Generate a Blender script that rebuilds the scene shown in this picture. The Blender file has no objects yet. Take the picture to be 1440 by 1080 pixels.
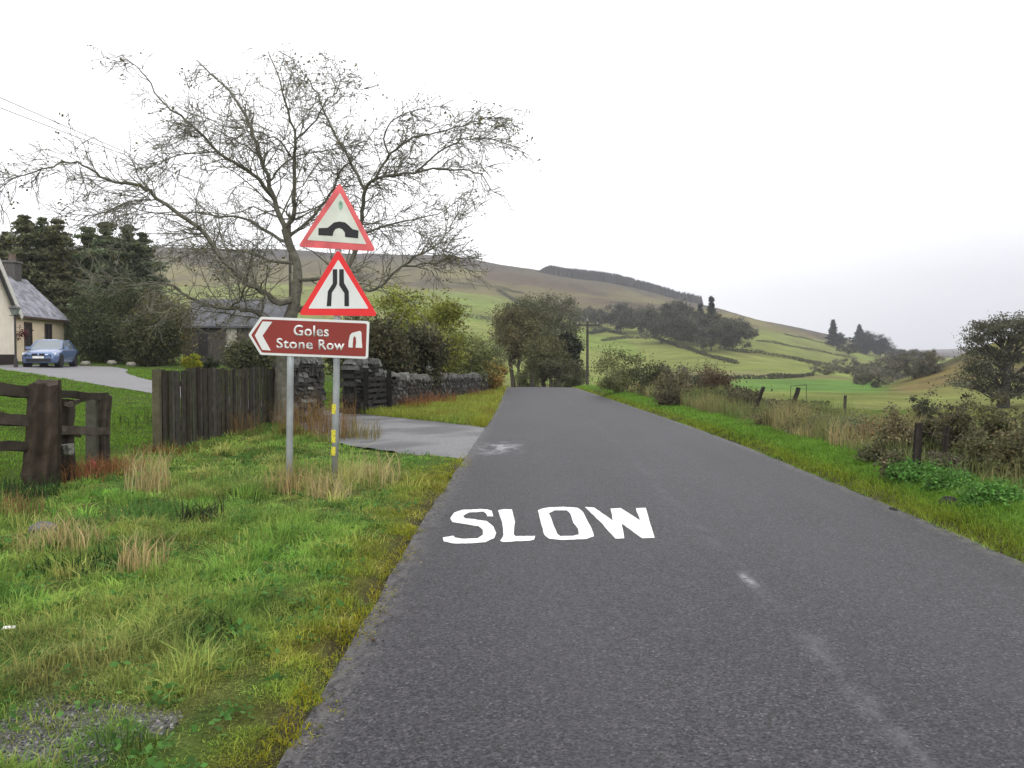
import bpy, bmesh, math, random
import numpy as np
from mathutils import Vector, Matrix, Euler

# ------------------------------------------------------------------ camera, sky, sun, exposure
scene = bpy.context.scene
COL = scene.collection
EYE = 1.6
YAW, PITCH = math.radians(1.29), math.radians(1.91)
cam_data = bpy.data.cameras.new("camera")
cam_data.sensor_width = 36.0
cam_data.lens = 30.0
cam_data.clip_start = 0.05
cam_data.clip_end = 9000
cam = bpy.data.objects.new("camera", cam_data)
cam.location = (0, 0, EYE)
cam.rotation_euler = (math.pi / 2 - PITCH, 0, YAW)
COL.objects.link(cam)
scene.camera = cam

SUN_EL, SUN_AZ = math.radians(48), math.radians(178)
world = bpy.data.worlds.new("World")
scene.world = world
world.use_nodes = True
wn, wl = world.node_tree.nodes, world.node_tree.links
wn.clear()
w_out = wn.new("ShaderNodeOutputWorld")
w_bg = wn.new("ShaderNodeBackground")
w_sky = wn.new("ShaderNodeTexSky")
w_sky.sky_type = 'NISHITA'
w_sky.sun_disc = False
w_sky.sun_elevation = SUN_EL
w_sky.sun_rotation = SUN_AZ
w_sky.dust_density = 4.0
w_co = wn.new("ShaderNodeTexCoord")
w_no = wn.new("ShaderNodeTexNoise")
w_no.inputs['Scale'].default_value = 1.6
w_no.inputs['Detail'].default_value = 4
w_map = wn.new("ShaderNodeMapping")
w_map.inputs['Scale'].default_value = (1, 1, 3.0)
w_ramp = wn.new("ShaderNodeValToRGB")
w_ramp.color_ramp.elements[0].position = 0.3
w_ramp.color_ramp.elements[0].color = (17.0, 17.0, 17.6, 1)
w_ramp.color_ramp.elements[1].position = 0.7
w_ramp.color_ramp.elements[1].color = (20, 20, 20.2, 1)
w_mix = wn.new("ShaderNodeMixRGB")
w_mix.inputs['Fac'].default_value = 0.93
wl.new(w_co.outputs['Generated'], w_map.inputs['Vector'])
wl.new(w_map.outputs['Vector'], w_no.inputs['Vector'])
wl.new(w_no.outputs['Fac'], w_ramp.inputs['Fac'])
# the cloud is thinner and greyer low over the valley on the right
w_sep = wn.new("ShaderNodeSeparateXYZ"); wl.new(w_co.outputs['Generated'], w_sep.inputs[0])
def w_range(v, a, b, c, d):
    n = wn.new("ShaderNodeMapRange"); n.interpolation_type = 'SMOOTHSTEP'
    for i, q in enumerate((a, b, c, d)): n.inputs[i + 1].default_value = q
    wl.new(v, n.inputs[0]); return n.outputs[0]
w_lo = wn.new("ShaderNodeMath"); w_lo.operation = 'MULTIPLY'
wl.new(w_range(w_sep.outputs['Z'], .0, .30, 1, 0), w_lo.inputs[0]); wl.new(w_range(w_sep.outputs['X'], -.05, .55, 0, 1), w_lo.inputs[1])
w_grey = wn.new("ShaderNodeMixRGB"); w_grey.blend_type = 'MULTIPLY'
w_grey.inputs['Color2'].default_value = (.50, .505, .54, 1)
wl.new(w_lo.outputs[0], w_grey.inputs['Fac']); wl.new(w_ramp.outputs['Color'], w_grey.inputs['Color1'])
wl.new(w_sky.outputs['Color'], w_mix.inputs['Color1'])
wl.new(w_grey.outputs['Color'], w_mix.inputs['Color2'])
wl.new(w_mix.outputs['Color'], w_bg.inputs['Color'])
w_bg.inputs['Strength'].default_value = 0.08
wl.new(w_bg.outputs['Background'], w_out.inputs['Surface'])

sun_data = bpy.data.lights.new("sun", 'SUN')
sun_data.energy = 1.0
sun_data.angle = math.radians(16)
sun_data.color = (1, 0.97, 0.92)
sun = bpy.data.objects.new("sun", sun_data)
sun.rotation_euler = (math.pi / 2 - SUN_EL, 0, math.pi - SUN_AZ)
sun.location = (0, -20, 60)
COL.objects.link(sun)

scene.view_settings.view_transform = 'Standard'
scene.view_settings.look = 'None'
scene.view_settings.gamma = 1
scene.view_settings.exposure = 0.25

# ------------------------------------------------------------------ small tools
rng = np.random.default_rng(7)
random.seed(7)


def tag(o, label=None, cat=None, group=None, kind=None):
    if label: o['label'] = label
    if cat: o['category'] = cat
    if group: o['group'] = group
    if kind: o['kind'] = kind
    return o


def thing(name, loc, label, cat, group=None, rz=0.0):
    o = bpy.data.objects.new(name, None)
    o.empty_display_size = 0.2
    o.location = loc
    o.rotation_euler = (0, 0, rz)
    COL.objects.link(o)
    return tag(o, label, cat, group)


def make_mesh(name, V, faces, mats, parent=None, col=None, smooth=False, loc=None, mat_idx=None):
    """V (n,3); faces: list of int arrays (m,3) or (m,4). World coordinates unless the parent has a place of its own (then local)."""
    V = np.asarray(V, dtype=np.float32)
    me = bpy.data.meshes.new(name)
    faces = [np.asarray(f, dtype=np.int32) for f in faces if len(f)]
    nl = sum(f.size for f in faces)
    npoly = sum(len(f) for f in faces)
    me.vertices.add(len(V))
    me.vertices.foreach_set("co", V.ravel())
    me.loops.add(nl)
    me.loops.foreach_set("vertex_index", np.concatenate([f.ravel() for f in faces]))
    me.polygons.add(npoly)
    tot = np.concatenate([np.full(len(f), f.shape[1], np.int32) for f in faces])
    start = np.concatenate([[0], np.cumsum(tot)[:-1]]).astype(np.int32)
    me.polygons.foreach_set("loop_start", start)
    me.polygons.foreach_set("loop_total", tot)
    me.polygons.foreach_set("use_smooth", np.full(npoly, bool(smooth)))
    if not isinstance(mats, (list, tuple)):
        mats = [mats]
    for m in mats:
        me.materials.append(m)
    if mat_idx is not None:
        me.polygons.foreach_set("material_index", np.asarray(mat_idx, np.int32))
    if col is not None:
        ca = me.color_attributes.new("Col", 'FLOAT_COLOR', 'POINT')
        c4 = np.ones((len(V), 4), np.float32)
        c4[:, :3] = col
        ca.data.foreach_set("color", c4.ravel())
    me.update(calc_edges=True)
    me.validate()
    o = bpy.data.objects.new(name, me)
    COL.objects.link(o)
    if parent is not None:
        o.parent = parent
    if loc is not None:
        o.location = loc
    return o


class MB:
    """collects shapes for ONE mesh object"""
    def __init__(self):
        self.V, self.Q, self.T, self.C, self.n = [], [], [], [], 0

    def add(self, V, quads=None, tris=None, col=(0.5, 0.5, 0.5)):
        V = np.asarray(V, float).reshape(-1, 3)
        self.V.append(V)
        c = np.asarray(col, float)
        if c.ndim == 1:
            c = np.tile(c, (len(V), 1))
        self.C.append(c)
        if quads is not None and len(quads):
            self.Q.append(np.asarray(quads, int) + self.n)
        if tris is not None and len(tris):
            self.T.append(np.asarray(tris, int) + self.n)
        self.n += len(V)

    def box(self, c, s, rz=0.0, col=(0.5, 0.5, 0.5), jitter=0.0, taper=1.0, R=None):
        x, y, z = s[0] / 2, s[1] / 2, s[2] / 2
        v = np.array([[-x, -y, -z], [x, -y, -z], [x, y, -z], [-x, y, -z],
                      [-x * taper, -y * taper, z], [x * taper, -y * taper, z], [x * taper, y * taper, z], [-x * taper, y * taper, z]])
        if jitter:
            v = v + rng.normal(0, jitter, v.shape)
        if R is not None:
            v = v @ np.asarray(R).T
        elif rz:
            cs, sn = math.cos(rz), math.sin(rz)
            v = np.stack([v[:, 0] * cs - v[:, 1] * sn, v[:, 0] * sn + v[:, 1] * cs, v[:, 2]], 1)
        v = v + np.asarray(c, float)
        q = [[0, 3, 2, 1], [4, 5, 6, 7], [0, 1, 5, 4], [1, 2, 6, 5], [2, 3, 7, 6], [3, 0, 4, 7]]
        self.add(v, q, None, col)

    def beam(self, a, b, w, h, col=(0.5, 0.5, 0.5), jitter=0.0):
        a, b = np.asarray(a, float), np.asarray(b, float)
        d = b - a
        L = np.linalg.norm(d)
        d = d / L
        up = np.array([0, 0, 1.0]) if abs(d[2]) < 0.9 else np.array([0, 1.0, 0])
        s = np.cross(d, up); s /= np.linalg.norm(s)
        u = np.cross(s, d)
        self.box((a + b) / 2, (L, w, h), col=col, jitter=jitter, R=np.stack([d, s, u], 1))

    def tube(self, pts, rad, sides=6, col=(0.5, 0.5, 0.5), cap=True, noise=0.0):
        pts = np.asarray(pts, float)
        n = len(pts)
        rad = np.broadcast_to(np.asarray(rad, float), (n,))
        t = np.gradient(pts, axis=0)
        t /= np.linalg.norm(t, axis=1, keepdims=True) + 1e-9
        ref = np.array([0.31, 0.21, 0.93]) if abs(t[:, 2]).mean() < 0.8 else np.array([0.93, 0.31, 0.1])
        a = np.cross(t, ref); a /= np.linalg.norm(a, axis=1, keepdims=True) + 1e-9
        b = np.cross(t, a)
        th = np.linspace(0, 2 * math.pi, sides, endpoint=False)
        rr = rad[:, None] * np.ones((1, sides))
        if noise:
            rr = rr * (1 + rng.normal(0, noise, (n, sides)))
        V = pts[:, None, :] + rr[..., None] * (np.cos(th)[None, :, None] * a[:, None, :] + np.sin(th)[None, :, None] * b[:, None, :])
        V = V.reshape(-1, 3)
        i = np.arange(n - 1)[:, None] * sides
        k = np.arange(sides)[None, :]
        k2 = (k + 1) % sides
        q = np.stack([i + k, i + k2, i + sides + k2, i + sides + k], -1).reshape(-1, 4)
        tr = None
        if cap:
            V = np.vstack([V, pts[0], pts[-1]])
            c0, c1 = n * sides, n * sides + 1
            kk = np.arange(sides); kk2 = (kk + 1) % sides
            tr = np.vstack([np.stack([np.full(sides, c0), kk2, kk], 1),
                            np.stack([np.full(sides, c1), (n - 1) * sides + kk, (n - 1) * sides + kk2], 1)])
        self.add(V, q, tr, col)

    def loft(self, rings, col=(0.5, 0.5, 0.5), close=True, caps=True):
        rings = np.asarray(rings, float)
        n, m, _ = rings.shape
        V = rings.reshape(-1, 3)
        i = np.arange(n - 1)[:, None] * m
        k = np.arange(m if close else m - 1)[None, :]
        k2 = (k + 1) % m
        q = np.stack([i + k, i + k2, i + m + k2, i + m + k], -1).reshape(-1, 4)
        tr = None
        if caps:
            V = np.vstack([V, rings[0].mean(0), rings[-1].mean(0)])
            kk = np.arange(m); kk2 = (kk + 1) % m
            tr = np.vstack([np.stack([np.full(m, n * m), kk2, kk], 1), np.stack([np.full(m, n * m + 1), (n - 1) * m + kk, (n - 1) * m + kk2], 1)])
        self.add(V, q, tr, col)

    def prism(self, poly, thick, axis, col=(0.5, 0.5, 0.5)):
        """poly: list of 3-D points in a plane, pushed along the vector axis*thick; triangulated (may be concave)"""
        P = np.asarray(poly, float)
        ax = np.asarray(axis, float) * thick
        bm = bmesh.new()
        vs = [bm.verts.new(p) for p in P]
        es = [bm.edges.new((vs[i], vs[(i + 1) % len(vs)])) for i in range(len(vs))]
        bmesh.ops.triangle_fill(bm, use_beauty=True, edges=es)
        bm.verts.index_update()
        tr = np.array([[v.index for v in f.verts] for f in bm.faces])
        bm.free()
        n = len(P)
        V = np.vstack([P, P + ax])
        k = np.arange(n); k2 = (k + 1) % n
        q = np.stack([k, k2, n + k2, n + k], 1)
        self.add(V, q, np.vstack([tr[:, ::-1], tr + n]), col)

    def build(self, name, mat, parent=None, smooth=False, origin=None):
        V = np.vstack(self.V)
        if origin is not None:
            V = V - np.asarray(origin)
        elif parent is not None:
            V = V - np.asarray(parent.location)
            rz = parent.rotation_euler.z
            if rz:
                c, s = math.cos(-rz), math.sin(-rz)
                V = np.stack([V[:, 0] * c - V[:, 1] * s, V[:, 0] * s + V[:, 1] * c, V[:, 2]], 1)
        F = []
        if self.Q: F.append(np.vstack(self.Q))
        if self.T: F.append(np.vstack(self.T))
        return make_mesh(name, V, F, mat, parent, np.vstack(self.C), smooth)


def recalc(o):
    bm = bmesh.new(); bm.from_mesh(o.data)
    bmesh.ops.recalc_face_normals(bm, faces=bm.faces)
    bm.to_mesh(o.data); bm.free()
    return o


def sstep(a, b, x):
    t = np.clip((np.asarray(x, float) - a) / (b - a), 0, 1)
    return t * t * (3 - 2 * t)


def _hash(ix, iy, seed):
    h = (ix.astype(np.int64) * 374761393 + iy.astype(np.int64) * 668265263 + seed * 982451653) & 0xFFFFFFFF
    h = ((h ^ (h >> 13)) * 1274126177) & 0xFFFFFFFF
    h = h ^ (h >> 16)
    return (h & 0xFFFFFF) / float(0xFFFFFF)


def vnoise(x, y, scale, seed=0):
    x = np.asarray(x, float) / scale; y = np.asarray(y, float) / scale
    ix = np.floor(x); iy = np.floor(y)
    fx = x - ix; fy = y - iy
    fx = fx * fx * (3 - 2 * fx); fy = fy * fy * (3 - 2 * fy)
    a = _hash(ix, iy, seed); b = _hash(ix + 1, iy, seed); c = _hash(ix, iy + 1, seed); d = _hash(ix + 1, iy + 1, seed)
    return (a * (1 - fx) + b * fx) * (1 - fy) + (c * (1 - fx) + d * fx) * fy


def fbm(x, y, scale, seed=0, octaves=3):
    v, amp, tot = 0, 1.0, 0
    for o in range(octaves):
        v = v + amp * vnoise(x, y, scale / 2 ** o, seed + 17 * o)
        tot += amp
        amp *= 0.5
    return v / tot


# ------------------------------------------------------------------ the lie of the land
U0, V0, F = 747.0, 500.0, 1200.0      # where the level road would vanish, and the focal length, in photo pixels

_yl = np.array([-60, 0, 8, 18, 34, 59, 80, 110, 150])
_xl = np.array([-0.9, -0.93, -1.02, -1.02, -1.25, -1.75, -3.6, -10, -22])
_xr = np.array([3.7, 3.7, 3.8, 3.72, 3.48, 3.1, 1.3, -5, -17])


def road_l(y): return np.interp(y, _yl, _xl)
def road_r(y): return np.interp(y, _yl, _xr)


def road_z(y):
    y = np.asarray(y, float)
    d = np.maximum(y - 14, 0)
    a = -0.0157 * d * d / (d + 4)
    return a - 0.0022 * np.clip(y - 58, 0, 40) ** 2


LANE = np.array([[0.6, 16.0, 3.3], [-0.8, 16.6, 3.05], [-2, 17.3, 2.3], [-3, 18.9, 1.95], [-4.2, 21, 1.75], [-5.5, 23.4, 1.35], [-7, 25.3, 1.3],
                 [-10, 27.2, 1.3], [-13.6, 30.0, 1.35], [-17.5, 34.2, 1.7], [-21.2, 38.8, 2.4], [-24.2, 43.2, 3.2], [-26.5, 47.5, 2.6]])


def lane_d(x, y):
    """distance outside the driveway edge (negative inside)"""
    best = np.full(np.shape(x), 1e9)
    for a, b in zip(LANE[:-1], LANE[1:]):
        dx, dy = b[0] - a[0], b[1] - a[1]
        t = np.clip(((x - a[0]) * dx + (y - a[1]) * dy) / (dx * dx + dy * dy), 0, 1)
        d = np.hypot(x - a[0] - t * dx, y - a[1] - t * dy) - (a[2] + t * (b[2] - a[2]))
        best = np.minimum(best, d)
    return best


_fu = np.array([-300, 0, 200, 400, 560, 640, 760, 870, 985, 1060, 1150, 1250, 1310, 1370, 1440, 1700], float)
_fy = np.array([60, 100, 160, 250, 400, 600, 900, 1300, 3000], float)
_fv = np.array([
    [496, 490, 480, 462, 430, 392, 345, 360, 430],
    [496, 490, 480, 462, 430, 392, 345, 360, 430],
    [497, 492, 482, 465, 432, 394, 348, 362, 430],
    [510, 505, 492, 470, 436, 397, 353, 368, 430],
    [530, 522, 505, 478, 440, 402, 360, 375, 430],
    [540, 535, 515, 482, 442, 405, 365, 380, 440],
    [545, 547, 537, 505, 455, 418, 382, 395, 440],
    [552, 549, 541, 520, 470, 430, 401, 415, 450],
    [565, 550, 538, 512, 470, 444, 429, 440, 470],
    [574, 552, 537, 516, 482, 460, 449, 460, 480],
    [578, 554, 538, 522, 500, 481, 469, 478, 485],
    [582, 556, 537, 532, 517, 503, 491, 491, 494],
    [585, 556, 514, 530, 524, 513, 502, 498, 492],
    [587, 548, 489, 520, 518, 512, 505, 500, 489],
    [585, 540, 466, 500, 508, 508, 502, 498, 486],
    [570, 520, 430, 450, 460, 470, 480, 485, 490]], float)
_fz = EYE - (_fv - V0) * _fy[None, :] / F


def _cubic_axis(tbl, s):
    """Catmull-Rom down axis 0 at fractional index s"""
    n = len(tbl)
    i = np.clip(np.floor(s).astype(int), 0, n - 2)
    f = (s - i)[:, None]
    p0 = tbl[np.clip(i - 1, 0, n - 1)]; p1 = tbl[i]; p2 = tbl[i + 1]; p3 = tbl[np.clip(i + 2, 0, n - 1)]
    return p1 + 0.5 * f * (p2 - p0 + f * (2 * p0 - 5 * p1 + 4 * p2 - p3 + f * (3 * (p1 - p2) + p3 - p0)))


_fvd = None


def far_z(x, y):
    x = np.asarray(x, float); y = np.asarray(y, float)
    sh = np.shape(x)
    x = np.ravel(x); y = np.ravel(y)
    phi = np.clip(np.arctan2(x, y), -math.radians(52), math.radians(52))
    r = np.hypot(x, y)
    u = np.clip(U0 + F * np.tan(phi), _fu[0], _fu[-1])
    Y = np.clip(r * np.cos(phi), _fy[0], _fy[-1])
    su = np.interp(u, _fu, np.arange(len(_fu)))
    sy = np.interp(np.log(Y), np.log(_fy), np.arange(len(_fy)))
    rows = _cubic_axis(_fv, su)                          # (n, 9): sight-line heights along each bearing
    n = rows.shape[1]
    i = np.clip(np.floor(sy).astype(int), 0, n - 2); f = sy - i
    ar = np.arange(len(u))
    g = lambda k: rows[ar, np.clip(k, 0, n - 1)]
    p1, p2 = g(i), g(i + 1)
    p0 = np.where(i > 0, g(i - 1), 2 * p1 - p2); p3 = np.where(i < n - 2, g(i + 2), 2 * p2 - p1)
    v = p1 + 0.5 * f * (p2 - p0 + f * (2 * p0 - 5 * p1 + 4 * p2 - p3 + f * (3 * (p1 - p2) + p3 - p0)))
    z = EYE - (v - V0) * Y / F
    z = z + (fbm(x, y, 90, 5) - 0.5) * np.clip(r - 250, 0, 600) / 600 * 7 + (fbm(x, y, 22, 9, 2) - 0.5) * np.clip(r - 90, 0, 300) / 300 * 1.6
    return z.reshape(sh)


def base_z(x, y):
    """ground near the road without the small bumps"""
    x = np.asarray(x, float); y = np.asarray(y, float)
    rz = road_z(np.minimum(y, 95))
    g = 0.064 * np.clip(-x - 6.0, 0, 60)
    g = 1.5 * (1 - np.exp(-g / 1.5)) * 1.18
    left = g - rz * sstep(-7, -14, x)
    right = -1.9 * sstep(5.4, 20, x) - 0.0 * x
    return rz + np.where(x < 0, left, right)


def H(x, y):
    x = np.asarray(x, float); y = np.asarray(y, float)
    r = np.hypot(x, y)
    zn = base_z(x, y)
    ld = lane_d(x, y)
    off = np.maximum(road_l(y) - x, x - road_r(y))       # outside the road edge
    free = sstep(0.0, 0.18, off + (vnoise(x, y, .35, 3) - .5) * .16) * sstep(-0.1, 0.25, ld + (vnoise(x, y, .3, 4) - .5) * .2)
    bump = (fbm(x, y, 1.3, 21) - 0.5) * 0.16 * sstep(.1, 1.5, off) + (vnoise(x, y, .3, 8) - .5) * 0.05 + 0.03
    bank = 0.10 * sstep(0.0, 0.5, x - road_r(y)) * sstep(70, 40, y)
    pad = 0.035 - 0.12 * sstep(0.5, 0.1, np.hypot((x + 1.95) / 0.9, (y - 3.7) / 0.75))
    zn = zn + np.where(free > 0.001, free * (bump + bank), 0) - 0.035 * (1 - free)
    w = sstep(58, 96, r)
    return zn * (1 - w) + far_z(x, y) * w


_cr = Euler((math.pi / 2 - PITCH, 0, YAW)).to_matrix()      # the photographer's own line of sight, used to survey where things stand


def px(u, v, Y):
    """the point at distance Y down the road seen at photo pixel u, v"""
    d = _cr @ Vector(((u - 720) / F, (540 - v) / F, -1))
    t = Y / d.y
    return np.array([d.x * t, Y, EYE + d.z * t])


def on_ground(u, Y, sink=0.03):
    x = px(u, V0, Y)[0]
    return np.array([x, Y, float(H(np.array([x]), np.array([Y]))[0]) - sink])


def yat(u, v, y0=20.0, y1=2500.0):
    """distance at which the ground along column u shows at height v"""
    Y = np.geomspace(y0, y1, 700)
    x = (u - U0) / F * Y
    vv = V0 + F * (EYE - H(x, Y)) / Y
    k = np.nonzero(vv <= v)[0]
    return float(Y[k[0]]) if len(k) else float(Y[-1])


def flat_px(u, v, z):
    d = _cr @ Vector(((u - 720) / F, (540 - v) / F, -1))
    t = (z - EYE) / d.z
    return np.array([d.x * t, d.y * t, z])


# ------------------------------------------------------------------ materials
def new_mat(name):
    m = bpy.data.materials.new(name)
    m.use_nodes = True
    nt = m.node_tree
    nt.nodes.clear()
    out = nt.nodes.new("ShaderNodeOutputMaterial")
    return m, nt, nt.nodes, nt.links, out


def mat_attr(name, rough=0.8, trans=0.0, nscale=8.0, namp=0.35, spec=0.25, bump=0.0, bscale=40.0, metal=0.0, coat=0.0, fine=0):
    """colour from the mesh's own colour attribute, broken up by noise"""
    m, nt, N, L, out = new_mat(name)
    at = N.new("ShaderNodeAttribute"); at.attribute_name = "Col"
    tc = N.new("ShaderNodeTexCoord")
    no = N.new("ShaderNodeTexNoise"); no.inputs['Scale'].default_value = nscale; no.inputs['Detail'].default_value = 5
    L.new(tc.outputs['Object'], no.inputs['Vector'])
    mr = N.new("ShaderNodeMapRange")
    mr.inputs['From Min'].default_value = 0.25; mr.inputs['From Max'].default_value = 0.75
    mr.inputs['To Min'].default_value = 1 - namp; mr.inputs['To Max'].default_value = 1 + namp
    L.new(no.outputs['Fac'], mr.inputs['Value'])
    mx = N.new("ShaderNodeVectorMath"); mx.operation = 'SCALE'
    L.new(at.outputs['Color'], mx.inputs[0]); L.new(mr.outputs['Result'], mx.inputs['Scale'])
    if fine:
        n4 = N.new("ShaderNodeTexNoise"); n4.inputs['Scale'].default_value = .11; n4.inputs['Detail'].default_value = 9; n4.inputs['Roughness'].default_value = .68
        L.new(tc.outputs['Object'], n4.inputs['Vector'])
        m4 = N.new("ShaderNodeMapRange"); m4.inputs[1].default_value = .3; m4.inputs[2].default_value = .7; m4.inputs[3].default_value = .66; m4.inputs[4].default_value = 1.34
        L.new(n4.outputs['Fac'], m4.inputs[0])
        mxa = mx
        mx = N.new("ShaderNodeVectorMath"); mx.operation = 'SCALE'
        L.new(mxa.outputs['Vector'], mx.inputs[0]); L.new(m4.outputs[0], mx.inputs['Scale'])
        n3 = N.new("ShaderNodeTexNoise"); n3.inputs['Scale'].default_value = fine; n3.inputs['Detail'].default_value = 4
        L.new(tc.outputs['Object'], n3.inputs['Vector'])
        m3 = N.new("ShaderNodeMapRange"); m3.inputs[1].default_value = .3; m3.inputs[2].default_value = .7; m3.inputs[3].default_value = .55; m3.inputs[4].default_value = 1.5
        L.new(n3.outputs['Fac'], m3.inputs[0])
        mx0 = mx
        mx = N.new("ShaderNodeVectorMath"); mx.operation = 'SCALE'
        L.new(mx0.outputs['Vector'], mx.inputs[0]); L.new(m3.outputs[0], mx.inputs['Scale'])
    bs = N.new("ShaderNodeBsdfPrincipled")
    bs.inputs['Roughness'].default_value = rough
    bs.inputs['Specular IOR Level'].default_value = spec
    bs.inputs['Metallic'].default_value = metal
    bs.inputs['Coat Weight'].default_value = coat
    L.new(mx.outputs['Vector'], bs.inputs['Base Color'])
    if bump:
        n2 = N.new("ShaderNodeTexNoise"); n2.inputs['Scale'].default_value = bscale; n2.inputs['Detail'].default_value = 6
        L.new(tc.outputs['Object'], n2.inputs['Vector'])
        bp = N.new("ShaderNodeBump"); bp.inputs['Strength'].default_value = bump; bp.inputs['Distance'].default_value = 0.02
        L.new(n2.outputs['Fac'], bp.inputs['Height']); L.new(bp.outputs['Normal'], bs.inputs['Normal'])
    if trans:
        tr = N.new("ShaderNodeBsdfTranslucent")
        L.new(mx.outputs['Vector'], tr.inputs['Color'])
        ms = N.new("ShaderNodeMixShader"); ms.inputs['Fac'].default_value = trans
        L.new(bs.outputs['BSDF'], ms.inputs[1]); L.new(tr.outputs['BSDF'], ms.inputs[2])
        L.new(ms.outputs['Shader'], out.inputs['Surface'])
    else:
        L.new(bs.outputs['BSDF'], out.inputs['Surface'])
    return m


def mat_plain(name, color, rough=0.6, metal=0.0, spec=0.4, nscale=6.0, namp=0.15, coat=0.0, bump=0.0, bscale=60):
    m, nt, N, L, out = new_mat(name)
    tc = N.new("ShaderNodeTexCoord")
    no = N.new("ShaderNodeTexNoise"); no.inputs['Scale'].default_value = nscale; no.inputs['Detail'].default_value = 6
    L.new(tc.outputs['Object'], no.inputs['Vector'])
    rp = N.new("ShaderNodeValToRGB")
    rp.color_ramp.elements[0].position = 0.3; rp.color_ramp.elements[1].position = 0.7
    rp.color_ramp.elements[0].color = tuple(c * (1 - namp) for c in color) + (1,)
    rp.color_ramp.elements[1].color = tuple(min(1, c * (1 + namp)) for c in color) + (1,)
    L.new(no.outputs['Fac'], rp.inputs['Fac'])
    bs = N.new("ShaderNodeBsdfPrincipled")
    L.new(rp.outputs['Color'], bs.inputs['Base Color'])
    bs.inputs['Roughness'].default_value = rough; bs.inputs['Metallic'].default_value = metal
    bs.inputs['Specular IOR Level'].default_value = spec; bs.inputs['Coat Weight'].default_value = coat
    if bump:
        n2 = N.new("ShaderNodeTexNoise"); n2.inputs['Scale'].default_value = bscale; n2.inputs['Detail'].default_value = 4
        L.new(tc.outputs['Object'], n2.inputs['Vector'])
        bp = N.new("ShaderNodeBump"); bp.inputs['Strength'].default_value = bump; bp.inputs['Distance'].default_value = 0.01
        L.new(n2.outputs['Fac'], bp.inputs['Height']); L.new(bp.outputs['Normal'], bs.inputs['Normal'])
    L.new(bs.outputs['BSDF'], out.inputs['Surface'])
    return m


M_LEAF = mat_attr("leaf", rough=0.7, trans=0.3, nscale=0.9, namp=0.18, spec=0.15)
M_GRASS = mat_attr("grass_blade", rough=0.6, trans=0.4, nscale=1.5, namp=0.12, spec=0.06)
M_BARK = mat_attr("bark", rough=0.95, nscale=9, namp=0.4, spec=0.1, bump=0.6, bscale=25)
M_WOOD = mat_attr("weathered_wood", rough=0.9, nscale=7, namp=0.4, spec=0.12, bump=0.5, bscale=45)
M_STONE = mat_attr("dry_stone", rough=0.95, nscale=12, namp=0.5, spec=0.1, bump=0.8, bscale=30)
M_GROUND = mat_attr("turf_ground", rough=1.0, nscale=3.5, namp=0.3, spec=0.03, bump=0.9, bscale=60, fine=55)
# ------------------------------------------------------------------ ground colour (real-world turf, moss, moor)
def lerp(a, b, t):
    return a + (np.asarray(b) - a) * np.asarray(t)[:, None]


GREEN = np.array([0.225, 0.375, 0.070]); OLIVE = np.array([0.320, 0.345, 0.090]); BRIGHT = np.array([0.205, 0.400, 0.068])
MOSS = np.array([0.270, 0.260, 0.022]); STRAW = np.array([0.420, 0.340, 0.150]); RUST = np.array([0.190, 0.085, 0.025])
DEEP = np.array([0.055, 0.125, 0.030]); DIRT = np.array([0.060, 0.050, 0.038])


def turf_col(x, y):
    """colour of the grass at a spot near the road"""
    n = len(x)
    c = np.tile(GREEN, (n, 1))
    c = lerp(c, OLIVE, sstep(0.35, 0.65, fbm(x, y, 1.7, 31)) * 0.5)
    c = lerp(c, BRIGHT, sstep(0.44, 0.62, fbm(x, y, 2.2, 37)) * 0.85)
    c = lerp(c, DEEP, sstep(0.55, 0.72, fbm(x, y, 0.9, 41)) * 0.55)
    c = lerp(c, DEEP, sstep(0.50, 0.72, fbm(x, y, 0.22, 43, 2)) * 0.65)
    c = lerp(c, np.array([.32, .32, .09]), sstep(0.55, 0.75, fbm(x, y, 0.26, 45, 2)) * 0.55 * (x < 0))
    c = lerp(c, STRAW, sstep(0.60, 0.76, fbm(x, y, 1.0, 47)) * 0.35 * sstep(-1.4, -2.2, x))
    offl = road_l(y) - x
    c = lerp(c, BRIGHT, np.exp(-(((x + 2.0) / 0.9) ** 2 + ((y - 6.6) / 1.3) ** 2)) * 0.85)
    c = lerp(c, BRIGHT, np.exp(-(((x + 1.7) / 0.6) ** 2 + ((y - 12.4) / 1.0) ** 2)) * 0.9)
    c = lerp(c, STRAW, np.exp(-(((x + 2.3) / 1.3) ** 2 + ((y - 10.3) / 0.8) ** 2)) * 0.6)
    c = lerp(c, MOSS, sstep(0.75, 0.0, offl + (vnoise(x, y, .5, 51) - .5) * .5) * (offl > -0.3) * 0.75)
    c = lerp(c, np.array([0.145, 0.275, 0.034]), sstep(0.0, 0.1, x - road_r(y)) * sstep(1.5, 1.0, x - road_r(y)) * 0.8)
    c = lerp(c, MOSS * .9, sstep(0.0, 0.05, x - road_r(y)) * sstep(.45, .1, x - road_r(y)) * 0.5)
    # mown lawn behind the fences
    lawn = sstep(-6.0, -6.6, x) * sstep(5, 9, y)
    c = lerp(c, np.array([0.140, 0.255, 0.030]) * (0.85 + 0.3 * fbm(x, y, 3, 55))[:, None], lawn * 0.95)
    # the grass beyond the side road
    far = sstep(19.0, 23.0, y) * (x < 0) * (x > -6)
    c = lerp(c, np.array([0.270, 0.300, 0.050]), far * 0.85)
    c = lerp(c, RUST, far * sstep(0.6, 0.75, fbm(x, y, 1.2, 57)) * 0.4)
    # rough field to the right
    fld = sstep(6.0, 8.0, x)
    c = lerp(c, np.array([0.205, 0.240, 0.055]), fld * 0.9)
    c = lerp(c, np.array([0.110, 0.210, 0.034]), fld * sstep(.45, .6, fbm(x, y, 7, 61)) * 0.8)
    return c


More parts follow.
